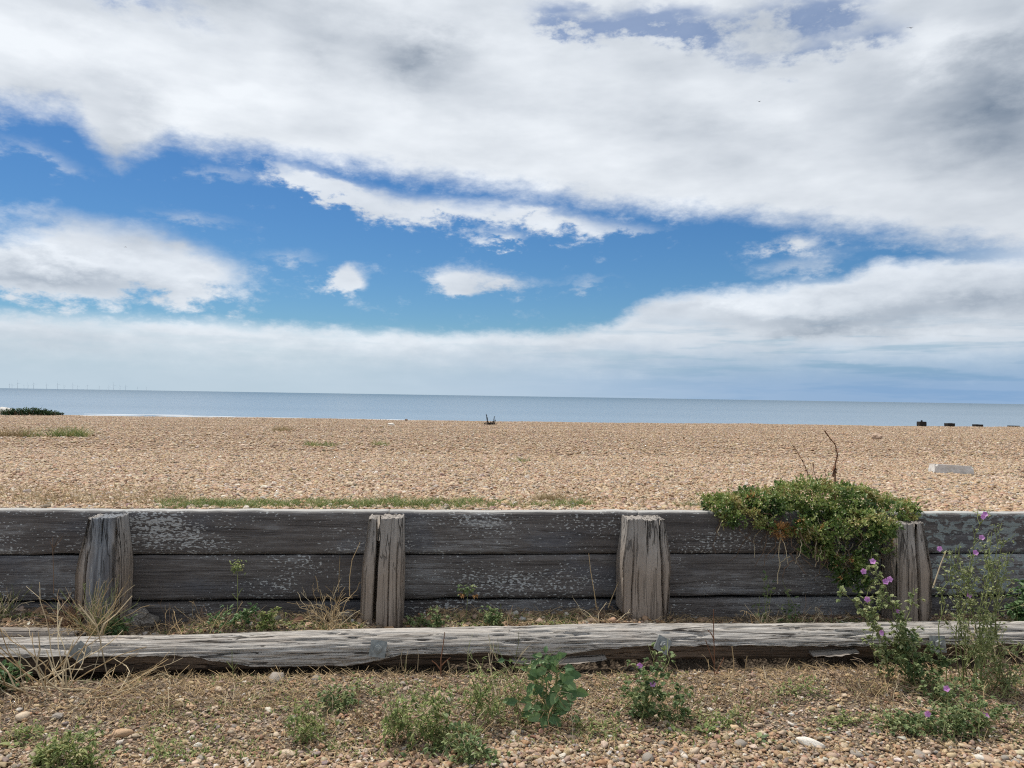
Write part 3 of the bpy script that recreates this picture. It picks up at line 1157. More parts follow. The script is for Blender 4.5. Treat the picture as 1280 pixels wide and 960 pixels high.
post_specs = [
    # prof (z, left, right), top, material, cracks, label
    ([(-.2, -.160, .060), (.10, -.166, .064), (.40, -.166, .070), (.47, -.160, .066), (.60, -.135, .050), (.725, -.117, .036)], .712, 'post_blue',
     [(.030, .022, .30, .58, .009, .05), (-.135, -.10, -.1, .55, .006, .03), (.05, .03, .1, .72, .006, .03), (-.04, -.035, .55, .72, .006, .02)],
     'broad bullet-topped post stained blue grey down its middle'),
    ([(-.2, -.11, .085), (.09, -.13, .098), (.15, -.138, .100), (.42, -.132, .103), (.50, -.125, .100), (.725, -.100, .092)], .713, 'post',
     [(-.068, -.045, -.2, .72, .011, .14), (.015, .02, .0, .55, .004, .02), (.065, .06, .0, .6, .004, .02)],
     'narrow post split from top to bottom by an open crack'),
    ([(-.2, -.105, .125), (.155, -.11, .128), (.165, -.138, .138), (.42, -.140, .147), (.48, -.136, .146), (.60, -.118, .130), (.725, -.104, .114)], .709, 'post',
     [(-.045, -.05, .17, .45, .004, .015), (.0, .01, .5, .72, .006, .025), (.115, .08, .1, .72, .007, .035), (-.10, -.07, .1, .6, .005, .02)],
     'square tapered post with a decayed notched foot'),
    ([(-.2, -.07, .12), (.10, -.075, .122), (.15, -.075, .134), (.40, -.075, .140), (.48, -.07, .128), (.60, -.07, .112), (.715, -.07, .095)], .690, 'post',
     [(.062, .040, -.05, .72, .010, .14), (-.015, -.015, .1, .55, .003, .012)],
     'split post half hidden under the green shrub'),
]
for u, (prof, top, mt, cracks, lab) in zip(post_u, post_specs):
    me_ = post_mesh(prof, top, .192, u * 3.3 + 5, cracks)
    o = link('post', me_, M[mt], wall, True)
    o.location = (u, POSTF - WALL + .0, 0)
    o['label'] = lab

# ================================================================== LOG BEAM
beam = empty('split_log', (0, BEAM, 0), 'long bleached split log lying on the ground before the wall, bolted with square plates', 'beam')
beam.rotation_euler = (0, 0, ANG)
sagx = [-6, -2.9, -1.5, 0, 1.5, 2.9, 6]
sagz = [-.05, -.042, -.02, 0, .004, -.004, -.01]
lipx = [-6, -3, -2.2, -1.6, -1.3, -.8, -.55, -.1, .1, .3, .7, 1.5, 2.2, 3, 6]
lipz = [.135, .135, .14, .125, .062, .052, .10, .10, .06, .085, .118, .112, .108, .11, .11]


def beam_ring(x):
    lz = np.interp(x, lipx, lipz) + .010 * mn.noise(Vector((x * 5, 2, 3))) + .006 * mn.noise(Vector((x * 17, 5, 3)))
    sz = np.interp(x, sagx, sagz) + .008 * mn.noise(Vector((x * .9, 7, 1)))
    fat = 1 + .06 * mn.noise(Vector((x * .8, 1, 1)))
    jag = .012 * max(0, mn.noise(Vector((x * 8, 9, 3)))) + .006 * mn.noise(Vector((x * 31, 9, 7)))
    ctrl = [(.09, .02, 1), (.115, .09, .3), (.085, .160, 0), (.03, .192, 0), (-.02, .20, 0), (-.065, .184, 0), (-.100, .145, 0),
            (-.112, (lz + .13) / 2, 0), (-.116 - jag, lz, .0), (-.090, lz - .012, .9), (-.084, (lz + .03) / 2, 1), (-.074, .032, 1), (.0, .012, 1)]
    pts = []
    seg = [3, 5, 7, 9, 9, 9, 8, 8, 3, 4, 4, 4, 4]
    n_ = len(ctrl)
    for k_ in range(n_):
        a_, b_ = ctrl[k_], ctrl[(k_ + 1) % n_]
        for q in range(seg[k_]):
            t_ = q / seg[k_]
            y, z, c = a_[0] + (b_[0] - a_[0]) * t_, a_[1] + (b_[1] - a_[1]) * t_, a_[2] if k_ != 7 else a_[2]
            if k_ >= 9: c = a_[2] + (b_[2] - a_[2]) * t_
            s = k_ + t_
            g = mn.noise(Vector((x * 1.1, s * 1.35, 11)))
            g2 = mn.noise(Vector((x * 2.6, s * 3.4, 21)))
            crk = max(0, 1 - abs(g) * 12) * .013 + max(0, 1 - abs(g2) * 8) * .004
            nrm = Vector((y, z - .1)).normalized()
            k3 = -crk + .004 * mn.noise(Vector((x * 3, s * 2, 31)))
            if k_ in (8, 9): k3 *= .3
            pts.append((y * fat + nrm.x * k3, z + sz + nrm.y * k3, c))
    return pts


log = sweep('log', 12.0, 900, beam_ring, M['beam'], beam)


def plate(px, py, rot, size, dist=BEAM - .121):
    p = WP(px, py, dist)
    u = to_u(p)
    e = bpy.data.objects.new('bolt_plate', None)
    bm = bmesh.new()
    bmesh.ops.create_cube(bm, size=1)
    for v in bm.verts:
        v.co = Vector((v.co.x * size, v.co.y * .008, v.co.z * size))
    bmesh.ops.bevel(bm, geom=bm.edges[:], offset=.0018, segments=1)
    m_ = bpy.data.meshes.new('bolt_plate'); bm.to_mesh(m_); bm.free()
    o = link('bolt_plate', m_, M['iron'], beam)
    o.location = (u, p.y - u * SA - BEAM, p.z)
    o.rotation_euler = (R(-16), R(rot), 0)
    bm = bmesh.new()
    bmesh.ops.create_cone(bm, cap_ends=True, segments=6, radius1=size * .26, radius2=size * .24, depth=.022, matrix=Matrix.Rotation(R(90), 4, 'X'))
    bmesh.ops.bevel(bm, geom=bm.edges[:], offset=.002, segments=1)
    bmesh.ops.create_cone(bm, cap_ends=True, segments=10, radius1=size * .13, radius2=size * .12, depth=.02,
                          matrix=Matrix.Translation((0, -.016, 0)) @ Matrix.Rotation(R(90), 4, 'X'))
    m_ = bpy.data.meshes.new('bolt'); bm.to_mesh(m_); bm.free()
    b = link('bolt', m_, M['iron'], o)
    b.location = (0, -.0145, 0)
    return o


plate(98, 815, 40, .078)
plate(470, 811, 8, .082)
plate(826, 806, 28, .078)
plate(1170, 805, 2, .086)
for px, L_, dz in ((715, .34, 0.0), (662, .2, .004), (1040, .26, .02)):
    u = to_u(WP(px, 820, BEAM - .1))
    o = sweep('splinter', L_, 26, lambda x, L_=L_, px=px: [
        (-.004 + .012 * mn.noise(Vector((x * 9, px, 1))), .0), (.05, -.006), (.05, .008),
        (-.010 - .016 * (1 - abs(2 * x / L_)) + .010 * mn.noise(Vector((x * 30, px, 2))), .006 + .006 * mn.noise(Vector((x * 14, px, 3))))], M['beam'], beam, smooth=False)
    o.location = (u, -.125, .045 + dz)
    o.rotation_euler = (R(12), R(-3), R(2))

# broken board behind the log
o = sweep('broken_board', .62, 40, lambda x: [(-.03, -.02), (-.032, .0 + .004 * mn.noise(Vector((x * 9, 2, 2)))), (-.026, .022 + .003 * mn.noise(Vector((x * 12, 1, 2)))),
                                              (.03, .024), (.034, -.02)] if x < .27 else [(-.022, -.012), (-.024, .0), (-.02, .012), (.02, .012), (.022, -.012)], M['beam'], None)
p = WP(18, 792, BEAM + .14)
o.location = (p.x, p.y, p.z)
o.rotation_euler = (0, R(1), ANG)
tag(o, 'short broken bleached board wedged behind the log beside the blue grey post', 'board')

# ================================================================== STONES
def rock_mesh(name, seed, sub=2, amp=.28, flat_=.6, angular=False):
    bm = bmesh.new()
    bmesh.ops.create_icosphere(bm, subdivisions=sub, radius=.5)
    for v in bm.verts:
        n = v.co.normalized()
        d = 1 + amp * mn.noise(n * 1.3 + Vector((seed, seed * 2, 0))) + amp * .5 * mn.noise(n * 3.1 + Vector((seed, 0, 5)))
        v.co = Vector((v.co.x * d * 1.2, v.co.y * d * .9, v.co.z * d * flat_))
    m_ = bpy.data.meshes.new(name)
    bm.to_mesh(m_); bm.free()
    if not angular:
        m_.polygons.foreach_set('use_smooth', [True] * len(m_.polygons))
    return m_


stone_meshes = {}
for v_ in range(5):
    for c_ in range(len(PEB)):
        m_ = rock_mesh('stone', v_ * 5.1 + 1, 2, .3, .55 + .08 * (v_ % 3), angular=(v_ == 3))
        m_.materials.append(M['stone%d' % c_])
        stone_meshes[v_, c_] = m_


def stone(p, size, ci, vi=None, parent=ground, rz=None):
    vi = random.randrange(5) if vi is None else vi
    o = bpy.data.objects.new('stone', stone_meshes[vi, ci])
    COL.objects.link(o)
    o.parent = parent
    o.location = (p[0], p[1], p[2] + size * .12)
    o.scale = (size, size, size)
    o.rotation_euler = (random.gauss(0, .15), random.gauss(0, .15), random.uniform(0, 6.28) if rz is None else rz)
    return o


# stones that stand out in the photograph: px, py, width in pixels, tone
for px, py, wpx, ci in [(29, 898, 22, 2), (24, 888, 10, 5), (72, 897, 18, 3), (40, 889, 10, 3), (212, 862, 8, 5), (205, 864, 7, 5), (271, 864, 17, 2), (307, 854, 9, 5),
                        (268, 887, 12, 2), (188, 881, 11, 7), (241, 905, 11, 6), (290, 915, 12, 6), (237, 917, 8, 5), (152, 920, 26, 0), (185, 938, 13, 5),
                        (307, 951, 13, 5), (292, 949, 11, 2), (251, 950, 14, 3), (180, 954, 14, 2), (357, 888, 12, 3), (388, 894, 13, 2), (346, 851, 26, 3),
                        (395, 850, 14, 3), (485, 842, 14, 2), (470, 842, 11, 3), (503, 856, 11, 3), (513, 859, 9, 6), (575, 836, 9, 3), (487, 837, 8, 2), (345, 920, 10, 2),
                        (323, 903, 9, 2), (360, 944, 20, 2), (386, 955, 14, 7), (345, 866, 6, 4), (790, 837, 11, 3), (780, 836, 9, 2), (765, 854, 6, 5), (777, 844, 9, 1),
                        (888, 888, 9, 5), (884, 872, 11, 2), (777, 936, 14, 2), (783, 930, 11, 1), (841, 939, 10, 1), (853, 943, 14, 3), (868, 940, 16, 2), (890, 934, 18, 6),
                        (926, 932, 18, 3), (810, 950, 20, 3), (776, 951, 13, 3), (830, 952, 12, 3), (729, 946, 8, 5), (796, 940, 8, 3), (900, 935, 10, 6), (953, 917, 9, 2),
                        (714, 924, 14, 6), (705, 919, 9, 7), (763, 921, 7, 5), (655, 930, 14, 1), (680, 934, 10, 3), (1040, 947, 16, 6), (1070, 945, 18, 3), (1085, 951, 12, 3),
                        (1150, 946, 20, 3), (1142, 948, 10, 4), (1165, 932, 12, 6), (1187, 932, 14, 7), (1210, 935, 13, 6), (1246, 940, 12, 6), (1190, 946, 14, 7),
                        (1225, 950, 18, 5), (1256, 949, 12, 3), (989, 894, 9, 5), (1065, 861, 12, 7), (963, 894, 12, 3), (1027, 953, 10, 2), (1005, 951, 12, 6), (1120, 948, 9, 2),
                        (1237, 953, 20, 6), (1270, 955, 14, 3), (1108, 938, 12, 7), (1126, 924, 10, 2), (985, 944, 12, 7), (965, 955, 13, 1)]:
    p = G(px, py)
    stone(p, wpx * p.y / F * .82, ci)
for _ in range(175):
    wq = random.uniform(2.75, 3.7)
    if wq > 3.2 and random.random() < .6: continue
    x = random.uniform(-1, 1) * (.72 * wq + .3)
    y = wq + K * x
    stone((x, y, gz(x, y)), random.uniform(.016, .026), int(rng.choice(len(PEB), p=PEBW)))
for _ in range(60):
    wq = random.uniform(4.85, 7.5)
    x = random.uniform(-1, 1) * (.70 * wq)
    y = wq + K * x
    stone((x, y, bz(x, y)), random.uniform(.025, .042), int(rng.choice(len(PEB), p=PEBW)), parent=beach)


def lone_rock(name, px, py, wpx, label, cat, mat, seed, hf=G, flat_=.6, amp=.3, ang=True, sx=1.0, rz=0., sub=3):
    p = hf(px, py)
    m_ = rock_mesh(name, seed, sub, amp, flat_, ang)
    o = link(name, m_, M[mat])
    s = wpx * p.y / F / 1.15
    o.scale = (s * sx, s, s)
    o.location = (p.x, p.y, p.z + s * flat_ * .3)
    o.rotation_euler = (.1, .08, rz)
    return tag(o, label, cat)


lone_rock('rock', 172, 780, 36, 'rough crusted rock lump at the foot of the blue grey post', 'rock', 'lump', 3.3, flat_=.75, amp=.5)
lone_rock('rock', 435, 772, 15, 'smooth grey stone in dry grass at the foot of the split post', 'stone', 'stone3', 5.3, ang=False, flat_=.8)
lone_rock('flint', 1012, 932, 34, 'long pale tubular flint lying on the shingle before the log', 'flint', 'stone5', 8.3, flat_=.36, amp=.2, ang=False, rz=-.5).scale.y *= .5
lone_rock('boulder', 7, 519, 20, 'pale boulder beside the low dark shrub on the beach crest', 'boulder', 'concrete', 2.1, hf=B, flat_=.7)
lone_rock('rock', 1096, 549, 13, 'brown angular rock lying alone on the far shingle', 'rock', 'stone6', 4.4, hf=B, flat_=.8)
lone_rock('stone', 489, 532, 8, 'small white stone lying near the beach crest', 'stone', 'stone5', 6.4, hf=B, flat_=.6)
lone_rock('stone', 517, 525, 5, 'small dark stone on the beach crest beyond the white stone', 'stone', 'stone4', 7.4, hf=B, flat_=1.0)
lone_rock('stone', 508, 526, 4, 'tiny dark stone on the beach crest beside another dark stone', 'stone', 'stone4', 9.4, hf=B, flat_=.8)

# concrete block on the beach
p0, p1 = B(1176, 593), B(1213, 592)
wd = abs(p1.x - p0.x) * .88
bm = bmesh.new()
bmesh.ops.create_cube(bm, size=1)
for v in bm.verts:
    v.co = Vector((v.co.x * wd * (1.0 if v.co.z < 0 else .94), v.co.y * .26 * (1 if v.co.z < 0 else .9), v.co.z * .11))
bmesh.ops.bevel(bm, geom=bm.edges[:], offset=.022, segments=3)
bmesh.ops.subdivide_edges(bm, edges=bm.edges[:], cuts=1)
for v in bm.verts:
    v.co += Vector(mn.noise_vector(v.co * 14)) * .008
m_ = bpy.data.meshes.new('concrete_block'); bm.to_mesh(m_); bm.free()
o = link('concrete_block', m_, M['concrete'])
c = (p0 + p1) / 2
o.location = (c.x, c.y + .1, bz(c.x, c.y + .1) + .035)
o.rotation_euler = (R(-3), R(2), R(-14))
tag(o, 'pale concrete block half sunk in the shingle beyond the shrub', 'block')

# timber stumps along the crest
for px, top, bot, wpx, lab in [(1152, 527, 534.5, 8.5, 'tallest dark groyne stump with a bolt on top at the beach crest'),
                               (1187, 529, 534.5, 9, 'dark groyne stump on the beach crest next to the tallest one'),
                               (1222, 530.5, 535, 9, 'low dark groyne stump third along from the tallest one'),
                               (1267, 532, 535.5, 10, 'barely showing groyne stump farthest from the tallest one'),
                               (1122, 533, 535.5, 6, 'tiny sunken groyne stump before the tallest one')]:
    dist = 38.2
    s = dist / F
    d = ray(px, bot)
    base = Vector((0, 0, CAM_H)) + d * (dist / d.y)
    hgt = (bot - top) * s
    wdt = wpx * s
    z0_ = bz(base.x, base.y) - .15
    bm = bmesh.new()
    bmesh.ops.create_cube(bm, size=1)
    for v in bm.verts:
        tp = v.co.z > 0
        v.co = Vector((v.co.x * wdt * (1 if tp else .94), v.co.y * wdt * .9, hgt + (base.z - z0_) if tp else 0))
    bmesh.ops.bevel(bm, geom=bm.edges[:], offset=.015, segments=1)
    bmesh.ops.subdivide_edges(bm, edges=bm.edges[:], cuts=2)
    for v in bm.verts:
        v.co += Vector(mn.noise_vector(v.co * 6 + Vector((px, 0, 0)))) * .012
    if px == 1152:
        bmesh.ops.create_cone(bm, cap_ends=True, segments=8, radius1=.05, radius2=.04, depth=.08,
                              matrix=Matrix.Translation((.0, 0, hgt + (base.z - z0_) + .03)))
    m_ = bpy.data.meshes.new('groyne_stump'); bm.to_mesh(m_); bm.free()
    o = link('groyne_stump', m_, M['dark_timber'])
    o.location = (base.x, base.y, z0_)
    tag(o, lab, 'stump', 'groyne stumps along the beach crest')

# ================================================================== WIND TURBINES ON THE HORIZON
tm = None
for px, hpx in [(12, 7), (15, 6), (22, 9), (30, 5), (35, 6.5), (42, 8.5), (58, 7), (72, 8.5), (80, 6), (91, 7.5), (97, 5.5), (109, 7), (124, 5.5), (136, 5.5),
                (142, 8.5), (150, 6.5), (157, 7), (172, 5), (183, 4.5)]:
    dist = 13500 * 8 / hpx
    d = ray(px, 485 + px * .0156)
    x, y = d.x / d.y * dist, dist
    if tm is None:
        mb = MB()
        tube(mb, [(0, 0, 0), (0, 0, 50), (0, 0, 85)], 2.8, 1.9, 8)
        tube(mb, [(0, -5, 86), (0, 7, 86)], 3.2, 3.2, 6)
        for k_ in range(3):
            th = R(90 + 120 * k_ + 12)
            e_ = Vector((math.cos(th), 0, math.sin(th)))
            tube(mb, [Vector((0, -6, 86)) + e_ * q for q in (0, 12, 50)], 1.6, .6, 4)
        o = mb.build('wind_turbine', M['turbine'])
        tm = o.data
    else:
        o = bpy.data.objects.new('wind_turbine', tm)
        COL.objects.link(o)
    o.location = (x, y, -2.6)
    o.rotation_euler = (0, 0, R(20))
    o.scale = (1, 1, 1)
    tag(o, 'pale offshore wind turbine standing on the far sea horizon', 'wind turbine', 'offshore wind turbines on the horizon')

# birds, far and small
for px, py, sp, lab in [(949, 127, .55, 'small dark bird flying before the wide white cloud'), (1138, 35, .62, 'dark bird high up by the edge of the billowing grey cloud'),
                        (157, 309, .4, 'tiny dark bird flying by the low cloud above the wind turbines')]:
    mb = MB()
    tube(mb, [(-.5 * sp, 0, 0), (-.3 * sp, 0, .01), (0, 0, .02), (.25 * sp, 0, .01), (.36 * sp, 0, 0)], .03 * sp, .05 * sp, 6, .5)
    for s in (-1, 1):
        mb.add([(.15 * sp, 0, .04), (-.1 * sp, 0, .04), (.0, s * .45 * sp, .16 * sp), (.14 * sp, s * .45 * sp, .16 * sp), (-.12 * sp, s * .95 * sp, .06 * sp)],
               [(0, 1, 2, 3), (3, 2, 4)], .5)
    o = mb.build('bird', M['bird'])
    o.location = Vector((0, 0, CAM_H)) + ray(px, py) * 110
    o.rotation_euler = (R(15), R(-5), R(40))
    tag(o, lab, 'bird')

# ================================================================== PLANTS
def curve(p0, p1, n=7, bulge=.1, wob=.02):
    p0, p1 = Vector(p0), Vector(p1)
    L = (p1 - p0).length
    side = rv(1); side.z = abs(side.z) * .4
    pts = []
    for i_ in range(n + 1):
        t_ = i_ / n
        q = p0.lerp(p1, t_) + side * (bulge * L * math.sin(math.pi * t_))
        if 0 < i_ < n: q += rv(wob * L)
        pts.append(q)
    return pts


def at(pts, t_):
    f = t_ * (len(pts) - 1)
    i_ = min(int(f), len(pts) - 2)
    return pts[i_].lerp(pts[i_ + 1], f - i_)


def flower(parent, p, size, mat='petal', facing=None):
    mb_ = MB()
    f = Vector(facing) if facing is not None else Vector((random.uniform(-.5, .5), -1, random.uniform(.0, .8)))
    f.normalize()
    a_ = f.cross(Vector((0, 0, 1))).normalized()
    b_ = f.cross(a_)
    ph = random.uniform(0, 6.28)
    for k_ in range(5):
        th = ph + k_ * 2 * math.pi / 5
        e_ = (a_ * math.cos(th) + b_ * math.sin(th))
        leaf(mb_, Vector(p), (e_ + f * .35), size * .58, size * .58, up=f, curl=-.1, fold=.10)
    tube(mb_, [Vector(p) - f * size * .02, Vector(p) + f * size * .16], size * .07, size * .03, 5, 1.0)
    return mb_.build('flower', M[mat], parent)


def herb(name, label, cat, base, tips, leaf_mat_='mallow', stem_mat='green_stem', r=.003, dens=90, L=.022, W=.016, twigs=3, twig_len=.12,
         flowers=(), fsize=.03, group=None, cluster=4, bulge=.10, lobed=True, leaf_from=.1, bs=.07):
    """branching leafy plant: each main stem is a part, the small leaves one part"""
    e_ = empty(name, base, label, cat, group)
    fol = MB()
    for tip in tips:
        st = MB()
        b0 = Vector(base) + Vector((random.uniform(-bs, bs) * 1.3, random.uniform(-bs * .8, bs * .8), 0))
        b0.z = (gz(b0.x, b0.y) if b0.y - K * b0.x < 4.15 else b0.z) - .015
        main = curve(b0, tip, 8, bulge, .025)
        tube(st, main, r, r * .45, 5)
        lines = [(main, leaf_from)]
        total = (Vector(tip) - b0).length
        for _ in range(twigs):
            t_ = random.uniform(.25, .95)
            p_ = at(main, t_)
            dirv = (main[-1] - main[0]).normalized() + rv(.9)
            dirv.z = dirv.z * .6 + .25
            tw = curve(p_, p_ + dirv.normalized() * random.uniform(.4, 1) * twig_len, 4, .1, .04)
            tube(st, tw, r * .5, r * .28, 4)
            lines.append((tw, .1))
        st.build('stem', M[stem_mat], e_)
        for ln, f0 in lines:
            length = sum((ln[i_ + 1] - ln[i_]).length for i_ in range(len(ln) - 1))
            for _ in range(max(2, int(length * dens * .55))):
                p_ = at(ln, random.uniform(f0, 1))
                dv = rv(1); dv.z = dv.z * .6 + .1; dv.y -= .25
                dv.normalize()
                q = p_ + dv * random.uniform(.3, 1) * L
                c_ = random.random()
                for _k in range(cluster):
                    d2 = dv + rv(.7)
                    leaf(fol, q, d2, L * random.uniform(.6, 1.15), W * random.uniform(.7, 1.15), curl=random.uniform(-.1, .6), c=min(1, max(0, c_ + random.uniform(-.2, .2))))
    o = fol.build('foliage', M[leaf_mat_], e_)
    o['kind'] = 'stuff'
    for fp in flowers:
        flower(e_, fp, fsize)
    return e_


def tuft(name, label, cat, pts, n, L, W, spread, mat='grass', bend=.5, group=None, upright=1.0, hf=None):
    c0 = Vector(pts[0])
    mb_ = MB()
    for _ in range(n):
        q = Vector(random.choice(pts))
        q = q + Vector((random.gauss(0, spread), random.gauss(0, spread * .7), 0))
        if hf is not None: q.z = hf(q.x, q.y)
        q.z -= .004
        d = Vector((random.gauss(0, .5), random.gauss(0, .5), upright))
        blade(mb_, q, d, L * random.uniform(.4, 1.15), W * random.uniform(.6, 1.2), random.uniform(.1, bend), min(1, max(0, random.gauss(.5, .28))))
    o = mb_.build(name, M[mat], loc=c0)
    return tag(o, label, cat, group)


def tangle(name, label, cat, base, n, L, r, spread, mats=('straw',), group=None, up=.8, curl=.5, fork=True, lean=(0, 0)):
    """wiry dry plant: many bent stalks from one foot"""
    e_ = empty(name, base, label, cat, group)
    per = {m: MB() for m in mats}
    for k_ in range(n):
        mb_ = per[mats[k_ % len(mats)]]
        p_ = Vector(base) + Vector((random.gauss(0, spread * .25), random.gauss(0, spread * .25), -.01))
        d = Vector((random.gauss(0, .6) + lean[0], random.gauss(0, .5) + lean[1], up)).normalized()
        ll = L * random.uniform(.4, 1.1)
        pts = [p_.copy()]
        c_ = random.random()
        for _ in range(6):
            d = (d + rv(curl * .6) - Vector((0, 0, .10 * curl))).normalized()
            p_ = p_ + d * ll / 6
            p_.z = max(p_.z, base[2] - .005)
            pts.append(p_.copy())
        r *= 1.0
        tube(mb_, pts, r * 1.3, r * .7, 4, c_)
        if fork:
            for _ in range(2):
                q = at(pts, random.uniform(.4, .95))
                tube(mb_, curve(q, q + (d + rv(.8)).normalized() * ll * .22, 3, .1, .05), r * .6, r * .35, 3, c_)
    for m, mb_ in per.items():
        o = mb_.build('stalks', M[m], e_)
        o['kind'] = 'stuff'
    return e_


def rosette(name, label, cat, base, n, L, W, mat='weed', group=None, lift=.5, seed_stem=False):
    """low plant of broad leaves, each leaf a part"""
    e_ = empty(name, base, label, cat, group)
    for k_ in range(n):
        th = k_ * 2.4 + random.uniform(-.3, .3)
        mb_ = MB()
        el_ = random.uniform(.15, 1.0) * lift
        d = Vector((math.cos(th), math.sin(th), el_))
        b_ = Vector(base) + Vector((0, 0, -.004))
        l = L * random.uniform(.6, 1.1)
        st = b_ + d.normalized() * l * .35
        tube(mb_, [b_, st], .0016, .0012, 4, .5)
        leaf(mb_, st - d.normalized() * .004, d, l * .75, W * random.uniform(.75, 1.15), curl=.5, fold=.16)
        mb_.build('leaf', M[mat], e_)
    return e_


# ---- green shrub spilling over the wall
sb = WP(1040, 642, 4.82)
shrub = empty('shrub', (sb.x, sb.y, bz(sb.x, sb.y)), 'dense green shrub with cream buds spilling over the top of the wall', 'shrub')
ell = [  # px, py, distance, radii (u, depth, z), weight
    (905, 632, 4.66, .13, .14, .065), (950, 628, 4.70, .20, .20, .085), (1010, 622, 4.72, .24, .24, .12), (1060, 628, 4.72, .26, .24, .10),
    (1112, 638, 4.70, .19, .20, .075), (930, 650, 4.55, .15, .07, .06), (990, 650, 4.54, .20, .09, .09), (1050, 660, 4.50, .24, .11, .13),
    (1085, 675, 4.46, .13, .09, .15), (1058, 705, 4.47, .10, .08, .13), (1072, 727, 4.46, .065, .06, .07), (1020, 680, 4.50, .10, .08, .10), (1095, 655, 4.42, .13, .10, .08)]
blobs = []
for px, py, ds, ru, rd, rz in ell:
    blobs.append((WP(px, py, ds), ru, rd, rz))
fol, buds, brown = MB(), MB(), MB()


def inside(q, skip):
    for k_, (c_, ru, rd, rz) in enumerate(blobs):
        if k_ == skip: continue
        if ((q.x - c_.x) / ru) ** 2 + ((q.y - c_.y) / rd) ** 2 + ((q.z - c_.z) / rz) ** 2 < .62: return True
    return False


for k_, (c_, ru, rd, rz) in enumerate(blobs):
    area = ru * rz + rd * rz + ru * rd
    for _ in range(int(area * 8800)):
        d = Vector((random.gauss(0, 1), random.gauss(0, 1), random.gauss(0, 1))).normalized()
        lump = .86 + .30 * mn.noise(Vector((d.x * 2.2 + k_ * 3, d.y * 2.2, d.z * 2.2))) + .16 * mn.noise(d * 6 + Vector((k_, 0, 0)))
        rr = lump * random.uniform(.72, 1.04)
        q = c_ + Vector((d.x * ru, d.y * rd, d.z * rz)) * rr
        if inside(q, k_): continue
        gap = mn.noise(q * 8.5) + .35 * mn.noise(q * 23)
        if gap > (.26 if k_ < 5 else .06): continue
        if q.y - K * q.x > 4.72 and q.z < bz(q.x, q.y) - .01: continue
        if 4.585 < q.y - K * q.x < 4.71 and q.z < .725: continue
        n = Vector((d.x / ru, d.y / rd, d.z / rz)).normalized()
        ax = (n + Vector((0, -.2, .55)) + rv(.5)).normalized()
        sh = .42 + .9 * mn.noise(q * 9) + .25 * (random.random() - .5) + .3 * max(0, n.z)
        nl = random.randint(5, 8)
        s_ = random.uniform(.013, .029)
        for j_ in range(nl):
            dv = ax * random.uniform(.3, 1.2) + rv(.9)
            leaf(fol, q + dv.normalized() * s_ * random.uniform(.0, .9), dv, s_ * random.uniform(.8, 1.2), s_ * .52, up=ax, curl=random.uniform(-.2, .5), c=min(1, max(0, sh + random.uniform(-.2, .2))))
        if random.random() < .26 and n.z + (-n.y) * .6 > 0:
            t_ = q + ax * s_ * 1.0
            bb = bmesh.new()
            r_ = random.uniform(.0035, .006)
            V = [t_ + Vector(v) * r_ for v in ((1, 0, 0), (-1, 0, 0), (0, 1, 0), (0, -1, 0), (0, 0, 1.3), (0, 0, -1.3))]
            bb.free()
            buds.add(V, [(0, 2, 4), (2, 1, 4), (1, 3, 4), (3, 0, 4), (2, 0, 5), (1, 2, 5), (3, 1, 5), (0, 3, 5)])
        if (random.random() < .03 or mn.noise(q * 5 + Vector((9, 3, 1))) > .50) and n.y < .4:
            for j_ in range(6):
                leaf(brown, q + rv(.012), ax + rv(.8), .022, .008)
for _ in range(130):                    # shoots standing out of the mass
    k_ = random.randrange(len(blobs))
    c_, ru, rd, rz = blobs[k_]
    d = Vector((random.gauss(0, 1), random.gauss(-.3, 1), abs(random.gauss(0, 1)) if k_ < 5 else random.gauss(-.2, 1))).normalized()
    q = c_ + Vector((d.x * ru, d.y * rd, d.z * rz)) * .9
    if inside(q, k_) or 4.58 < q.y - K * q.x < 4.72 and q.z < .74: continue
    ax = (d + Vector((0, -.1, .7)) + rv(.4)).normalized()
    ll = random.uniform(.035, .085)
    sh = random.uniform(.3, .95)
    for j_ in range(14):
        leaf(fol, q + ax * ll * j_ / 13, ax * .6 + rv(1), random.uniform(.013, .022), .010, up=ax, c=min(1, sh + random.uniform(-.15, .15)))
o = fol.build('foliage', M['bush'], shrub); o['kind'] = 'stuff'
o = buds.build('buds', M['bud'], shrub); o['kind'] = 'stuff'
o = brown.build('withered_leaves', M['orange'], shrub); o['kind'] = 'stuff'
for k_ in range(90):                     # woody stems hanging under the leaves
    mb = MB()
    a_ = WP(random.uniform(905, 1100), random.uniform(640, 668), 4.56)
    b_ = a_ + Vector((random.uniform(-.15, .15), random.uniform(-.09, -.01), random.uniform(-.26, -.03)))
    if k_ > 30:
        a_ = WP(random.uniform(985, 1085), random.uniform(650, 700), 4.50)
        b_ = a_ + Vector((random.uniform(-.08, .10), -.04, random.uniform(-.14, -.03)))
    tube(mb, curve(a_, b_, 6, .25, .06), .003, .0015, 4)
    mb.build('stem', M['twig' if k_ % 3 else 'straw_pale'], shrub)
mb = MB()                               # withered orange head
q0 = WP(975, 663, 4.50)
for _ in range(240):
    d = rv(1).normalized()
    leaf(mb, q0 + Vector((d.x * .062, d.y * .035, d.z * .05)) * random.uniform(.3, 1), d + Vector((0, -.2, .6)), .028, .009)
tag(mb.build('withered_head', M['orange'], shrub), 'withered orange brown sprig')
mb = MB()
tube(mb, curve(q0, WP(972, 730, 4.52), 6, .08, .02), .003, .003, 5)
mb.build('stem', M['straw_pale'], shrub)
for px, py in ((1064, 700), (1050, 723)):
    mb = MB()
    q0 = WP(px, py, 4.36)
    for _ in range(16):
        leaf(mb, q0, rv(1) + Vector((0, -.6, .2)), .018, .011)
    mb.build('orange_bloom', M['orange'], shrub)

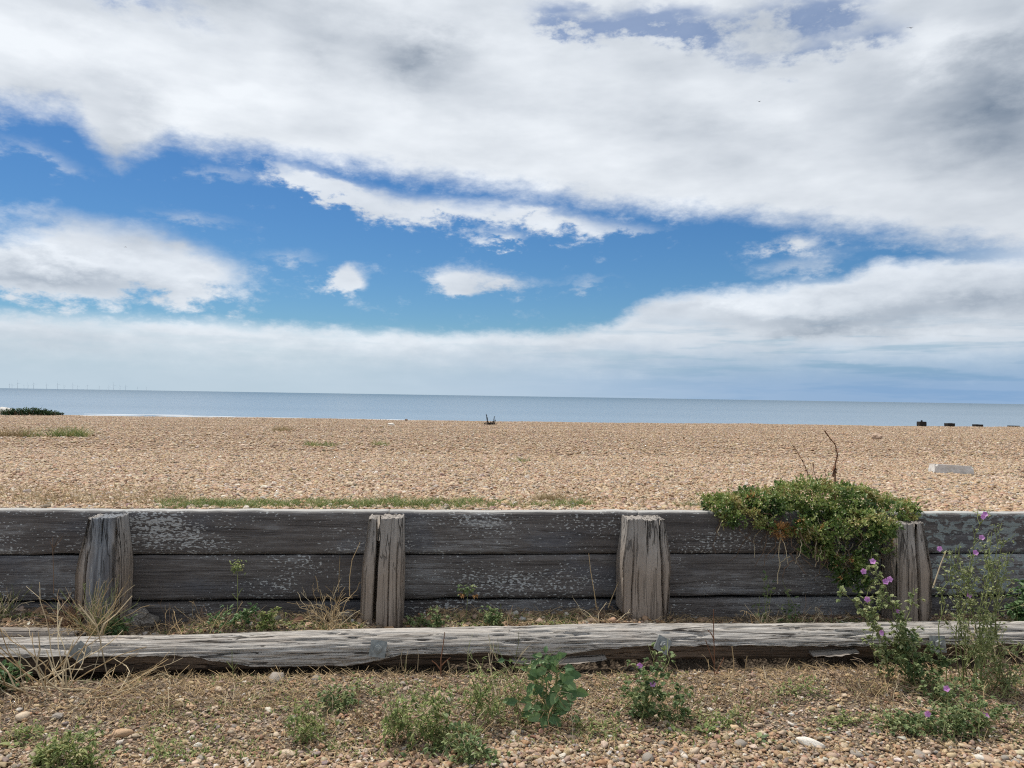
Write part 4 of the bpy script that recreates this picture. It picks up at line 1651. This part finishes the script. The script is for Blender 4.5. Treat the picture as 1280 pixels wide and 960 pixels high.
# dead stalks standing in the shrub
for name, lab, pts, r_, fuzz in [
        ('dead_stalk', 'tall rusty brown dead stalk with curled tip rising from the shrub', [(1044, 625), (1044, 600), (1044, 580), (1047, 568), (1044, 556), (1036, 546), (1030, 538)], .0055, 70),
        ('dead_stalk', 'thin forked grey dead stalk leaning out of the shrub', [(1018, 620), (1013, 600), (1005, 580), (995, 562), (990, 556)], .0032, 16),
        ('dead_stalk', 'short thin dead stalk between the two taller stalks in the shrub', [(1026, 620), (1021, 602), (1017, 588), (1016, 578)], .0028, 10),
        ('dead_stalk', 'short bent dead stalk close beside the tall rusty one', [(1028, 620), (1030, 602), (1032, 594), (1031, 590)], .003, 8),
        ('dead_stalk', 'stubby rusty stalk beside the tall one at the shrub crown', [(1052, 622), (1053, 606), (1054, 597)], .004, 12)]:
    P = [WP(px, py, 4.80) for px, py in pts]
    e_ = empty(name, (P[0].x, P[0].y, P[0].z), lab, 'dead stalk', 'dead stalks in the shrub')
    mb = MB()
    tube(mb, P, r_, r_ * .5, 5)
    mb.build('stem', M['rust_stem'], e_)
    mb = MB()
    for _ in range(fuzz):
        q = at(P, random.uniform(.25, 1))
        leaf(mb, q, rv(1) + Vector((0, 0, .3)), random.uniform(.010, .026), .007, curl=.5)
    if pts[0][0] == 1044:
        for _ in range(30):
            leaf(mb, WP(1043, random.uniform(582, 592), 4.80), rv(.6) + Vector((0, 0, -.8)), .035, .012, curl=.4)
    mb.build('seed_husks', M['rust_stem'], e_)['kind'] = 'stuff'

# ---- mallows
def tipsW(lst, dist): return [WP(px, py, dist) for px, py in lst]


def wof(px, py):
    p_ = G(px, py)
    return p_.y - K * p_.x


def tipsG(lst, bx, by, off=0.0):
    d_ = wof(bx, by)
    return [WP(px, py, d_ + off + random.uniform(-.05, .05)) for px, py in lst]


fl = [(1091, 702), (1107, 727), (1112, 724), (1084, 749), (1122, 765), (1101, 791), (1079, 714)]
tp = tipsG([(1091, 703), (1108, 727), (1084, 750), (1122, 766), (1101, 790), (1050, 735), (1070, 745), (1142, 735), (1120, 750), (1145, 790), (1135, 800)], 1128, 852)
herb('mallow_plant', 'leafy mallow with mauve flowers before the half hidden split post', 'mallow', G(1128, 852), tp, 'mallow_pale', dens=75, L=.024, W=.018, twigs=5,
     flowers=tipsG(fl, 1128, 852, -.05), fsize=.030)
fl = [(1231, 643), (1228, 646), (1227, 672), (1219, 691), (1174, 686), (1211, 744)]
tp = tipsG([(1231, 645), (1243, 655), (1255, 672), (1226, 672), (1218, 692), (1175, 687), (1200, 680), (1262, 690), (1240, 665), (1211, 745), (1235, 700), (1250, 710), (1222, 720),
            (1205, 715), (1265, 735), (1190, 690)], 1232, 862)
herb('mallow_plant', 'tall straggly mallow going to seed before the lichen blotched planks', 'mallow', G(1232, 862), tp, 'mallow_pale', dens=50, L=.016, W=.011, twigs=11, twig_len=.14,
     flowers=tipsG(fl, 1232, 862, -.05), fsize=.027, r=.0032, leaf_from=.3, cluster=3, bs=.13)
fl = [(1183, 861), (1159, 892), (1232, 895)]
tp = tipsG([(1183, 862), (1160, 893), (1232, 896), (1200, 880), (1215, 885), (1250, 880), (1170, 900), (1195, 900), (1262, 895), (1210, 905), (1150, 905), (1180, 885), (1225, 872), (1245, 905), (1272, 880), (1140, 915)], 1205, 915)
herb('mallow_plant', 'low sprawling mallow with three mauve flowers on the shingle below the tall mallow', 'mallow', G(1205, 915), tp, 'mallow', dens=60, L=.022, W=.016, twigs=4, bs=.2,
     flowers=tipsG(fl, 1205, 915, -.05), fsize=.027)
fl = [(800, 832), (816, 855)]
tp = tipsG([(800, 834), (818, 825), (838, 820), (816, 856), (783, 870), (845, 850), (850, 875), (795, 860), (830, 890), (780, 885), (855, 900)], 818, 898)
herb('mallow_plant', 'low leafy mallow with two mauve flowers before the square tapered post', 'mallow', G(818, 898), tp, 'mallow', dens=58, L=.026, W=.020, twigs=5, bs=.14,
     flowers=tipsG(fl, 818, 898, -.05), fsize=.027)
tp = tipsG([(1140, 800), (1165, 815), (1125, 822), (1182, 825), (1112, 812)], 1158, 858)
herb('mallow_plant', 'flowerless green mallow sprawling over the log below the half hidden post', 'mallow', G(1158, 858), tp, 'mallow', dens=95, L=.024, W=.018, twigs=6)
for lab, bx, by, sp, hh in [('pale wiry mallow growth under the tall straggly mallow before the log', 1255, 868, 40, 75), ('green mallow growth on the soil behind the three flowered mallow', 1180, 882, 45, 40),
                            ('thin mallow shoots on shingle beside the round leafed rosettes', 1130, 915, 35, 28)]:
    tp = tipsG([(bx + random.uniform(-sp, sp), by - random.uniform(.2, 1) * hh) for _ in range(11)], bx, by)
    herb('mallow_shoots', lab, 'mallow', G(bx, by), tp, 'mallow_pale' if hh > 50 else 'mallow', dens=52, L=.02, W=.014, twigs=5, twig_len=.09, cluster=3, bs=.14, r=.0024)
tp = tipsW([(1272, 735), (1262, 745), (1278, 750), (1285, 740), (1270, 765)], 4.34)
herb('leafy_weed', 'bright green broad leafed weed between the log and the lichen planks', 'weed', WP(1276, 782, 4.34), tp, 'dock', dens=70, L=.035, W=.026, twigs=3)
# long bare stems lying out of the mallows
for pts, lab in [([(1210, 905), (1190, 870), (1140, 850), (1100, 818), (1088, 808)], 'long pale bare stem trailing from the mallows to the log'),
                 ([(1166, 735), (1176, 705), (1183, 688)], 'straight pale stalk leaning beside the half hidden post'),
                 ([(1245, 800), (1262, 815), (1285, 830)], 'straight pale stalk sticking out below the tall mallow')]:
    mb = MB()
    ds = 4.25 if pts[0][0] == 1166 else 3.85
    P = [WP(px, py, ds) for px, py in pts]
    tube(mb, P, .0042, .003, 5)
    o = mb.build('bare_stalk', M['straw_pale'], loc=P[0])
    tag(o, lab, 'stalk')

# ---- broad leafed plant in front of the log
base = G(688, 906)
dock = empty('dock_plant', base, 'upright broad leafed green plant standing in front of the log', 'plant')
for k_ in range(115):
    px = 688 + random.gauss(0, 15)
    py = random.uniform(818, 900)
    if k_ < 12: px, py = 688 + random.gauss(0, 8), random.uniform(815, 832)
    ds = wof(688, 906) + random.uniform(-.07, .07)
    q = WP(px, py, ds)
    mb = MB()
    d = Vector(((px - 688) * .05 + random.uniform(-.7, .7), random.uniform(-.5, .1), random.uniform(-.9, .35)))
    sz = random.uniform(.034, .066) * (1 if py > 832 else .6)
    tube(mb, [Vector((base.x + (q.x - base.x) * .4, q.y + .02, max(base.z, q.z - .03))), q + d.normalized() * .004], .002, .0015, 4, .6)
    leaf(mb, q, d, sz, sz * .66, up=Vector((random.uniform(-.5, .5), -1, random.uniform(.2, 1))), curl=.4, fold=.16)
    mb.build('leaf', M['dock'], dock)
for k_ in range(4):
    mb = MB()
    tube(mb, curve(Vector(base) - Vector((0, 0, .02)), WP(688 + random.uniform(-12, 12), random.uniform(818, 840), wof(688, 906)), 6, .05, .02), .004, .0025, 5)
    mb.build('stem', M['green_stem'], dock)

# ---- other greenery on the stony ground
tp = tipsG([(520, 868), (545, 872), (500, 885), (560, 890), (535, 900), (575, 880), (510, 910), (550, 915), (585, 915), (490, 900)], 535, 928)
herb('feathery_weed', 'wide feathery green weed sprawling on the shingle before the log', 'weed', G(535, 928), tp, 'weed', dens=85, L=.028, W=.008, twigs=9, cluster=4, bs=.2)
tp = tipsG([(590, 850), (610, 842), (630, 838), (645, 850), (625, 860), (600, 870), (640, 880), (655, 900), (615, 890), (655, 830)], 625, 905)
herb('feathery_weed', 'thin tangled green weed leaning beside the broad leafed plant', 'weed', G(625, 905), tp, 'weed', dens=70, L=.026, W=.007, twigs=9, cluster=3, bs=.2)
tp = tipsG([(580, 925), (600, 930), (560, 930), (610, 940), (590, 915)], 588, 943)
herb('leafy_weed', 'low green weed at the edge of the shingle below the feathery weeds', 'weed', G(588, 943), tp, 'mallow', dens=80, L=.028, W=.014, twigs=5, cluster=3, bs=.2)
tp = tipsG([(375, 895), (385, 905), (365, 910), (395, 912), (378, 915)], 380, 928)
herb('leafy_weed', 'small upright green weed among pebbles by the dry brown clump', 'weed', G(380, 928), tp, 'weed', dens=80, L=.03, W=.008, twigs=6, cluster=4, bs=.12)
tp = tipsG([(80, 930), (95, 925), (110, 935), (65, 940), (100, 945), (55, 950), (125, 945)], 92, 958)
herb('feathery_weed', 'bright green feathery tuft on the path below the largest flat stone', 'weed', G(92, 958), tp, 'weed', dens=95, L=.03, W=.008, twigs=8, cluster=4, bs=.2)
tp = tipsG([(412, 868), (425, 870), (405, 878), (420, 880), (435, 875)], 417, 886)
herb('leafy_weed', 'small dark green weed below the log under the bolt plate of the split post', 'weed', G(417, 886), tp, 'mallow', dens=90, L=.022, W=.013, twigs=4, cluster=3, bs=.1)
tp = tipsG([(5, 835), (12, 842), (18, 850), (2, 850), (-6, 840)], 6, 862)
herb('leafy_weed', 'dark green leafy weed under the dry stems crossing the log', 'weed', G(6, 862), tp, 'dock', dens=120, L=.034, W=.024, twigs=3, cluster=3)
for px, py, n, L, lab in [(140, 842, 9, .05, 'small green weed growing under the log by the diamond bolt plate'),
                          (110, 923, 9, .06, 'small green rosette beside the largest flat stone'),
                          (265, 858, 8, .05, 'green seedling rosette behind the pale stone under the log'),
                          (880, 915, 12, .06, 'flat green rosette at the foot of the two flowered mallow'),
                          (905, 908, 10, .05, 'pale green rosette next to the two flowered mallow'),
                          (948, 925, 12, .06, 'flat green rosette on clean shingle before the rusty dry stems'),
                          (1108, 905, 9, .07, 'round leafed green rosette beside the three flowered mallow'),
                          (1140, 902, 9, .06, 'round leafed green rosette between two mallows on the shingle'),
                          (1240, 922, 10, .07, 'round leafed green rosette on shingle under the three flowered mallow'),
                          (1222, 915, 10, .06, 'small rosette touching the sprawling three flowered mallow'),
                          (1045, 905, 10, .06, 'pale green rosette on shingle before the fallen sticks'),
                          (988, 862, 10, .05, 'small grey green weed in the shade under the log'),
                          (1030, 915, 9, .05, 'thin green rosette beside the long pale flint'),
                          (20, 933, 9, .06, 'small dark rosette below the pale pair of stones'),
                          (150, 940, 8, .05, 'thin green rosette below the largest flat stone'),
                          (250, 940, 9, .05, 'dull green rosette on the pebble path by grey stones'),
                          (790, 875, 10, .05, 'dark green rosette shaded by the two flowered mallow'),
                          (510, 950, 8, .05, 'small rosette at the lower edge of the wide feathery weed'),
                          (845, 918, 10, .06, 'yellowing green rosette in front of the two flowered mallow')]:
    rosette('rosette_weed', lab, 'weed', G(px, py), n, L, L * .42, 'weed' if px % 3 else 'mallow', 'small rosettes on the stony ground', .7)

for lab, bx, by, tl in [('thin sprawling green weed on the pebbles beyond the lowest feathery tuft', 215, 945, 40), ('wispy green weed on shingle between the dock and the two flowered mallow', 745, 915, 26),
                        ('wispy pale weed on the soil in front of the fallen sticks', 1070, 905, 45), ('low wispy weed in the shade below the log near the fallen sticks', 1000, 868, 35),
                        ('low wispy weed spread on shingle beside the yellowing rosette', 905, 905, 30), ('sparse green weed at the foot of the log below the split post', 470, 868, 30),
                        ('sparse wispy weed on the pebble path edge before the flattened stalks', 35, 925, 25)]:
    tp = tipsG([(bx + random.uniform(-tl, tl), by - random.uniform(3, 22)) for _ in range(9)], bx, by)
    herb('wispy_weed', lab, 'weed', G(bx, by), tp, 'weed', dens=60, L=.022, W=.009, twigs=3, twig_len=.07, cluster=2, r=.0016, bs=tl * .004)
# ---- dry plants
B_ = lambda px, py, ds: WP(px, py, ds)
tangle('dry_clump', 'yellowish dry bushy clump in front of the blue grey post', 'dry plant', WP(120, 792, 4.24), 84, .30, .0016, .10, ('straw_pale', 'green_stem', 'straw'), up=1.1, curl=.45)
tangle('dry_clump', 'matted brown dry clump to one side of the blue grey post', 'dry plant', WP(84, 782, 4.36), 70, .24, .0016, .16, ('twig', 'straw', 'rust_stem'), up=.8, curl=.8)
tangle('dry_clump', 'matted straw coloured dry clump piled against the split post', 'dry plant', WP(418, 782, 4.34), 80, .28, .0017, .2, ('straw', 'straw_pale', 'straw'), up=.6, curl=.9, lean=(-.1, 0))
tangle('dry_clump', 'small dry twiggy clump at the foot of the square tapered post', 'dry plant', WP(752, 780, 4.36), 34, .2, .0017, .12, ('straw_pale', 'twig'), up=.5, curl=.8)
tangle('dry_clump', 'pale looping dry stems in front of the lowest plank under the shrub', 'dry plant', WP(1020, 784, 4.34), 26, .2, .0015, .2, ('straw_pale', 'twig'), up=.7, curl=.9)
tangle('dry_clump', 'long tangled dry stems arching over the log beside its diamond bolt plate', 'dry plant', G(60, 862), 30, .50, .0024, .3, ('straw_pale', 'straw'), up=.7, curl=.55, lean=(-.15, .15))
tangle('dry_clump', 'flattened dry stalks lying on the soil below the log', 'dry plant', G(120, 872), 34, .38, .0018, .2, ('straw', 'straw_pale'), up=.15, curl=.6, lean=(.3, 0))
tangle('dry_clump', 'thin dry grass stalks behind the log among green weeds', 'dry plant', WP(250, 788, 4.32), 36, .2, .0013, .3, ('straw', 'twig'), up=.9, curl=.5)
tangle('dry_clump', 'yellow dry weed growing at the barrier behind the broken board', 'dry plant', WP(5, 765, 4.42), 30, .2, .0015, .12, ('straw_pale', 'green_stem'), up=1, curl=.5)
tangle('dry_clump', 'dry brown stalks behind the log between the two split posts', 'dry plant', WP(640, 782, 4.3), 18, .16, .0014, .25, ('straw', 'twig'), up=.7, curl=.6)
tangle('dry_clump', 'straw coloured dry tuft behind the log next to the tall thin seedling', 'dry plant', WP(955, 782, 4.32), 30, .16, .0014, .14, ('straw_pale', 'straw'), up=.6, curl=.7)
tangle('dry_clump', 'brown dead clump in the shade beneath the log', 'dry plant', G(1078, 868), 40, .2, .0018, .2, ('twig', 'litter'), up=.6, curl=.8)
for lab, px, py, n_ in [('dead stems tangled through the lowest bright feathery tuft', 85, 952, 26), ('dead stems tangled through the small upright weed by the dry brown clump', 385, 922, 22),
                       ('dead stems and straw around the foot of the broad leafed plant', 705, 905, 46), ('dead stems around the foot of the two flowered mallow', 850, 890, 46),
                       ('straw and dead stems below the low green weed at the shingle edge', 600, 935, 30), ('pale straw tangle on the soil before the rusty branching stem', 930, 885, 50),
                       ('straw tangle on the soil below the long fallen stick', 1110, 880, 60), ('thin straw tangle below the log between two green weeds', 310, 880, 40),
                       ('thin straw tangle on the soil before the flattened stalks', 215, 885, 46)]:
    tangle('straw_tangle', lab, 'dry plant', G(px, py), n_, .2, .0013, .3, ('straw', 'twig', 'straw_pale'), up=.45, curl=.8)
tangle('dry_clump', 'brown wiry clump under the tall straggly mallow', 'dry plant', G(1258, 858), 50, .26, .0018, .25, ('twig', 'straw', 'litter'), up=.7, curl=.8)
tangle('dry_clump', 'coarse dry clump on shingle around the three flowered mallow', 'dry plant', G(1240, 905), 40, .2, .0015, .3, ('straw', 'green_stem'), up=.5, curl=.7)
tangle('dry_clump', 'low brown dead clump among pebbles next to the wide feathery weed', 'dry plant', G(455, 905), 46, .16, .0016, .2, ('twig', 'straw'), up=.5, curl=.8)
tangle('dry_clump', 'fine greenish wiry stems over the wide feathery weed', 'dry plant', G(520, 905), 50, .24, .0013, .3, ('green_stem', 'straw_pale'), up=.7, curl=.7)
tangle('dry_clump', 'wiry stems arching from the thin tangled weed over the log', 'dry plant', G(640, 880), 40, .34, .0015, .3, ('green_stem', 'straw_pale'), up=.9, curl=.6)
tangle('dry_clump', 'fine dry stems under the tall straggly mallow against the log', 'dry plant', WP(1225, 820, 3.93), 60, .26, .0016, .2, ('straw_pale', 'green_stem'), up=.8, curl=.8)


def stalk(name, lab, cat, lines, ds, r_, mat, grp=None, base=None):
    P0 = WP(lines[0][0][0], lines[0][0][1], ds)
    e_ = empty(name, P0, lab, cat, grp)
    for ln in lines:
        mb_ = MB()
        P = [WP(px, py, ds + random.uniform(-.01, .01)) for px, py in ln]
        tube(mb_, P, r_, r_ * .55, 5)
        mb_.build('stem', M[mat], e_)
    return e_


stalk('dry_stem_plant', 'bare rusty branching stem standing before the log', 'dry plant',
      [[(894, 878), (893, 850), (893, 815), (892, 790), (892, 762)], [(893, 830), (886, 812), (882, 800)], [(894, 845), (900, 832), (905, 822)], [(893, 800), (889, 792), (885, 788)],
       [(893, 850), (900, 866), (908, 880)]], 3.86, .0036, 'rust_stem')
stalk('dry_stem_plant', 'pair of bare tan stems with short forks before the log', 'dry plant',
      [[(918, 884), (918, 850), (917, 825), (915, 808)], [(922, 882), (930, 845), (934, 820)], [(918, 870), (925, 858), (940, 845)], [(883, 866), (884, 845), (886, 835)]], 3.82, .0034, 'straw')
stalk('dry_stem_plant', 'single rusty stem growing up past the log under the split post', 'dry plant', [[(551, 850), (551, 825), (554, 805), (556, 790)], [(551, 838), (545, 830), (540, 826)], [(552, 832), (558, 826), (563, 822)]], 3.92, .0036, 'rust_stem')
stalk('dry_stem_plant', 'thin pale stems rising before the log beside its tilted plate', 'dry plant', [[(503, 838), (501, 822), (503, 812)], [(507, 838), (508, 822), (510, 813)], [(522, 838), (523, 820), (522, 812)]], 3.94, .002, 'straw_pale')
stalk('dry_stem_plant', 'thin dry stalk leaning on the planks beside the square tapered post', 'dry plant', [[(746, 762), (742, 735), (738, 712), (736, 692)], [(760, 760), (767, 742), (773, 728)]], 4.5, .003, 'straw')
stalk('dry_stem_plant', 'curved dry stalk rising beside the split post', 'dry plant', [[(437, 745), (437, 722), (440, 700), (447, 685), (450, 678)], [(423, 740), (424, 715), (425, 695)], [(398, 740), (396, 725), (394, 720)]], 4.36, .0024, 'straw')
stalk('dry_stem_plant', 'thin dead seedling with a branched top before the planks', 'dry plant', [[(67, 742), (67, 715), (66, 690), (66, 672)], [(66, 690), (70, 678), (76, 668)], [(66, 685), (62, 676)], [(68, 684), (75, 676), (78, 670)]], 4.5, .0022, 'twig')
stalk('dry_stem_plant', 'branching greenish stem leaning on the log by the diamond plate', 'dry plant',
      [[(136, 852), (130, 825), (124, 795), (121, 782)], [(124, 795), (130, 780), (145, 768), (165, 745)], [(122, 785), (110, 770), (98, 755)], [(123, 790), (118, 775), (112, 765)]], 3.95, .0036, 'straw_pale')
stalk('dry_stem_plant', 'short dry weed stem at the log below the yellow topped stalk', 'dry plant', [[(292, 850), (290, 828), (290, 812)], [(290, 835), (283, 826)], [(291, 838), (297, 828)]], 3.92, .0026, 'green_stem')
stalk('dry_stem_plant', 'long bent dry stems below the log under the broken board', 'dry plant',
      [[(85, 870), (60, 852), (40, 820), (28, 806)], [(20, 862), (10, 840), (0, 828), (-10, 822)], [(60, 868), (45, 835), (50, 812), (48, 790)], [(80, 855), (66, 835), (58, 812)],
       [(78, 858), (80, 832), (92, 800)], [(20, 850), (35, 840), (60, 825)], [(83, 860), (82, 838), (84, 825)], [(110, 862), (90, 862), (50, 858), (10, 862)], [(125, 855), (118, 872), (95, 880)]], 3.72, .0040, 'straw_pale')

# yellow topped stalk and a seedling behind the log
e_ = stalk('flowering_weed', 'thin green stalk with a yellowing bushy top before the planks', 'weed', [[(297, 765), (297, 740), (297, 722), (296, 712)], [(297, 745), (303, 735)], [(297, 750), (290, 742)]], 4.46, .0025, 'green_stem')
mb = MB()
q0 = WP(296, 709, 4.46)
for _ in range(70):
    leaf(mb, q0 + Vector((random.gauss(0, .018), random.gauss(0, .014), random.gauss(0, .014))), rv(1), .02, .011)
mb.build('flower_head', M['weed'], e_)['kind'] = 'stuff'
e_ = stalk('flowering_weed', 'small seedling with blue green leaves and orange tips before the planks', 'weed', [[(582, 775), (584, 755), (585, 740)], [(585, 742), (577, 738)], [(585, 742), (592, 737)], [(626, 778), (626, 765), (626, 755)]], 4.42, .0024, 'green_stem')
mb = MB()
for _ in range(46):
    leaf(mb, WP(585 + random.gauss(0, 6), 737 + random.gauss(0, 3), 4.42), rv(1), .026, .016)
mb.build('foliage', M['mallow'], e_)['kind'] = 'stuff'
mb = MB()
for px in (577, 594):
    for _ in range(8):
        leaf(mb, WP(px, 744, 4.41), rv(1) + Vector((0, -.4, -.3)), .024, .015)
mb.build('orange_leaves', M['orange'], e_)
# weeds behind the log
for px, py, sp, lab, lm, dn in [(285, 778, 40, 'low green weed behind the log below the yellow topped stalk', 'dock', 110), (612, 778, 18, 'grey green weed behind the log beside the small seedling', 'mallow', 120),
                                (535, 782, 24, 'low green weed behind the log next to the narrow split post', 'mallow', 90), (345, 780, 26, 'dull green weed behind the log near the piled straw clump', 'weed', 110),
                                (150, 788, 14, 'bright green sprig at the foot of the blue grey post', 'dock', 110)]:
    tp = tipsW([(px + random.uniform(-sp, sp), py - random.uniform(4, 18)) for _ in range(7)], 4.3)
    herb('leafy_weed', lab, 'weed', WP(px, py + 4, 4.3), tp, lm, dens=dn, L=.024, W=.015, twigs=3, twig_len=.05, cluster=3)
for lab, px, top in [('tall thin weed with a few green leaves before the planks under the shrub', 957, 715), ('slender reddish weed beside the tall thin weed under the shrub', 978, 725)]:
    tp = tipsW([(px, top), (px + 8, top + 20), (px - 8, top + 30), (px + 3, top + 8)], 4.44)
    herb('leafy_weed', lab, 'weed', WP(px + 2, 782, 4.4), tp, 'mallow', dens=32, L=.03, W=.02, twigs=1, twig_len=.08, cluster=2, r=.002)

# fallen sticks
for pts, r_, lab in [([(1052, 853), (1085, 856), (1130, 860), (1165, 858)], .006, 'long bleached fallen stick below the log'),
                     ([(1100, 842), (1125, 852), (1150, 866), (1168, 876)], .008, 'thick broken fallen stick crossing the long bleached one'),
                     ([(1090, 870), (1110, 862), (1140, 858)], .004, 'thin curved twig under the thick fallen stick'),
                     ([(852, 851), (862, 848), (872, 845)], .004, 'short pale twig below the log by the rusty stem'),
                     ([(1168, 922), (1178, 918), (1186, 917)], .005, 'short pale twig on shingle under the mallow flowers')]:
    P = [G(px, py) + Vector((0, 0, .012)) for px, py in pts]
    mb = MB()
    tube(mb, [q + rv(.004) for q in P], r_, r_ * .6, 6)
    tag(mb.build('fallen_stick', M['straw'], loc=P[0], smooth=True), lab, 'stick')

# ---- plants on the beach
P = []
for px in np.arange(200, 735, 4):
    k_ = 1 if (205 < px < 470) else (.6 if px < 620 else .35)
    if 480 < px < 530: k_ = .35
    for _ in range(3):
        if random.random() < k_:
            P.append(B(px + random.uniform(-4, 4), random.uniform(628, 635.5)))
mb = MB()
for _ in range(7500):
    q = Vector(random.choice(P)) + Vector((random.gauss(0, .02), random.gauss(0, .05), 0))
    if q.y - K * q.x < 4.715: continue
    q.z = bz(q.x, q.y)
    blade(mb, q, Vector((random.gauss(0, .5), random.gauss(0, .5), 1)), random.uniform(.02, .055) * (1 + .9 * max(0, _wav(q.x * 3, q.y, 2))), .005, random.uniform(.2, .7), min(1, max(0, random.gauss(.48, .26))))
tag(mb.build('grass', M['grass']), 'straggling strip of green beach grass growing along the back of the wall', 'grass', kind='stuff')
mb = MB()
for _ in range(2600):
    px = random.uniform(-20, 240) if random.random() < .75 else random.uniform(640, 900)
    q = B(px, random.uniform(610, 634))
    if random.random() < .5 and q.y > 5.0: continue
    blade(mb, q, Vector((random.gauss(0, .4), random.gauss(0, .4), 1)), random.uniform(.03, .10), .004, random.uniform(.1, .5), min(1, max(0, random.gauss(.6, .3))))
tag(mb.build('grass', M['dead_grass']), 'sparse dry yellow grass on shingle behind the wall', 'grass', kind='stuff')
for (x0, x1, py, n, L, mat, lab, W) in [
        (0, 40, 546, 260, .22, 'dead_grass', 'wide dry yellow grass patch on the beach beside the green clump', .012),
        (38, 105, 546, 520, .26, 'grass', 'green grass clump on the beach below the low dark shrub', .012),
        (334, 362, 539, 260, .18, 'dead_grass', 'brown low grass tussock on the far shingle', .014),
        (386, 416, 558, 240, .12, 'grass', 'flat greenish grass tussock halfway up the shingle', .010),
        (468, 482, 557, 120, .12, 'grass', 'tiny grass tussock beside the flat greenish tussock', .010),
        (646, 657, 578, 60, .10, 'grass', 'tiny lone green sprig on the middle of the shingle', .008),
        (678, 701, 626, 420, .08, 'dead_grass', 'rounded olive tussock close behind the wall', .005),
        (706, 732, 632, 260, .06, 'grass', 'small green tussock touching the back of the wall', .005),
        (855, 880, 633, 160, .06, 'grass', 'small grey green tussock behind the wall next to the shrub', .005)]:
    pts = [B(random.uniform(x0, x1), py + random.uniform(-1.2, .6)) for _ in range(14)]
    tuft('grass_tussock', lab, 'grass', pts, n, L, W, .03 + L * .15, mat, .7, 'grass tussocks on the shingle', .9, bz)
# low dark shrub on the crest
e_ = empty('low_shrub', B(36, 519), 'low spreading dark green shrub on the beach crest beside the pale boulder', 'shrub')
fol = MB()
for _ in range(2600):
    px = random.uniform(8, 73)
    hpx = (1.5 + 5.5 * (1 - ((px - 34) / 42) ** 2)) * random.uniform(.1, 1) * (1 + .3 * math.sin(px * .9))
    q = B(px, 519.3) + Vector((0, random.uniform(-.5, .5), 0))
    q.z = bz(q.x, q.y) + max(0, hpx) * q.y / F
    leaf(fol, q, rv(1) + Vector((0, 0, .5)), random.uniform(.06, .12), .05, c=random.random())
fol.build('foliage', M['dark_shrub'], e_)['kind'] = 'stuff'
mb = MB()
for _ in range(14):
    q = B(random.uniform(10, 70), 519.5)
    tube(mb, [q - Vector((0, 0, .03)), q + Vector((random.uniform(-.1, .1), 0, random.uniform(.12, .3)))], .012, .006, 4)
mb.build('stems', M['twig'], e_)
# dead plant silhouetted on the crest
b0 = B(613, 531)
e_ = empty('dead_plant', b0, 'dark dead plant with two upright plumes standing on the beach crest', 'dead plant')
mb, fz = MB(), MB()
s = b0.y / F
for dxp, hp in ((-5.5, 13), (-4, 9), (-3, 5), (5, 10), (6.5, 6), (3, 4), (0, 3.5), (1.5, 3)):
    tip = b0 + Vector((dxp * s, random.uniform(-.1, .1), hp * s))
    ln = curve(b0 + Vector((dxp * .6 * s, 0, -.04)), tip, 5, .06, .03)
    tube(mb, ln, .016, .008, 5)
    for _ in range(60 if hp > 7 else 22):
        q = at(ln, random.uniform(.3 if hp > 7 else .05, 1))
        leaf(fz, q, rv(1) + Vector((0, 0, .6)), random.uniform(.03, .06), .02)
for _ in range(220):
    leaf(fz, b0 + Vector((random.gauss(0, 4 * s), random.gauss(0, .1), random.uniform(0, 2.6 * s))), rv(1), .06, .03)
mb.build('stems', M['dark_timber'], e_)
fz.build('husks', M['dark_timber'], e_)['kind'] = 'stuff'

# ---- litter of dry stalks and scraps on the soil
mb = MB()
for _ in range(8000):
    wq = random.choice([random.uniform(3.15, 4.02), random.uniform(3.45, 4.02), random.uniform(4.2, 4.58)])
    x = random.uniform(-1, 1) * (.74 * wq + .2)
    y = wq + K * x
    if wq < 3.3 and _wav(x * 1.3, wq * 1.5, 2) < .0 and random.random() < .8: continue
    th = random.uniform(0, math.pi)
    ll = random.uniform(.012, .055)
    q = Vector((x, y, gz(x, y) + random.uniform(.004, .016)))
    d = Vector((math.cos(th), math.sin(th) * .8, random.uniform(-.1, .25)))
    tube(mb, [q, q + d * ll * .5 + rv(.004), q + d * ll + rv(.006)], random.uniform(.0009, .0024), .0008, 3)
tag(mb.build('dry_litter', M['litter']), 'scattered brown dry stalks and scraps on the soil around the log', 'litter', kind='stuff')
mb = MB()
for _ in range(11000):
    wq = random.choice([random.uniform(2.95, 4.02), random.uniform(3.5, 4.02), random.uniform(4.2, 4.58)])
    x = random.uniform(-1, 1) * (.74 * wq + .2)
    y = wq + K * x
    if _wav(x * 2.3, wq * 2.5, 1.3) < -.25: continue
    th = random.uniform(0, math.pi)
    ll = random.uniform(.02, .09)
    q = Vector((x, y, gz(x, y) + random.uniform(.004, .02)))
    d = Vector((math.cos(th), math.sin(th) * .8, random.uniform(-.05, .45)))
    tube(mb, [q, q + d * ll * .5 + rv(.008), q + d * ll + rv(.012)], random.uniform(.0008, .0018), .0007, 3)
tag(mb.build('dry_litter', M['straw']), 'scattered straw coloured dry stalks on the soil around the log', 'litter', kind='stuff')
mb = MB()
for _ in range(6500):
    wq = random.choice([random.uniform(3.05, 4.0), random.uniform(4.22, 4.5)])
    x = random.uniform(-1, 1) * (.74 * wq + .2)
    if _wav(x * 2.1, wq * 3.1, 5.3) < .0: continue
    y = wq + K * x
    q = Vector((x, y, gz(x, y) + .006))
    for _k in range(3):
        leaf(mb, q + Vector((random.gauss(0, .008), random.gauss(0, .008), 0)), rv(1) + Vector((0, 0, .8)), random.uniform(.010, .024), .007)
tag(mb.build('ground_weeds', M['weed']), 'tiny green weeds scattered over the stony soil', 'weeds', kind='stuff')
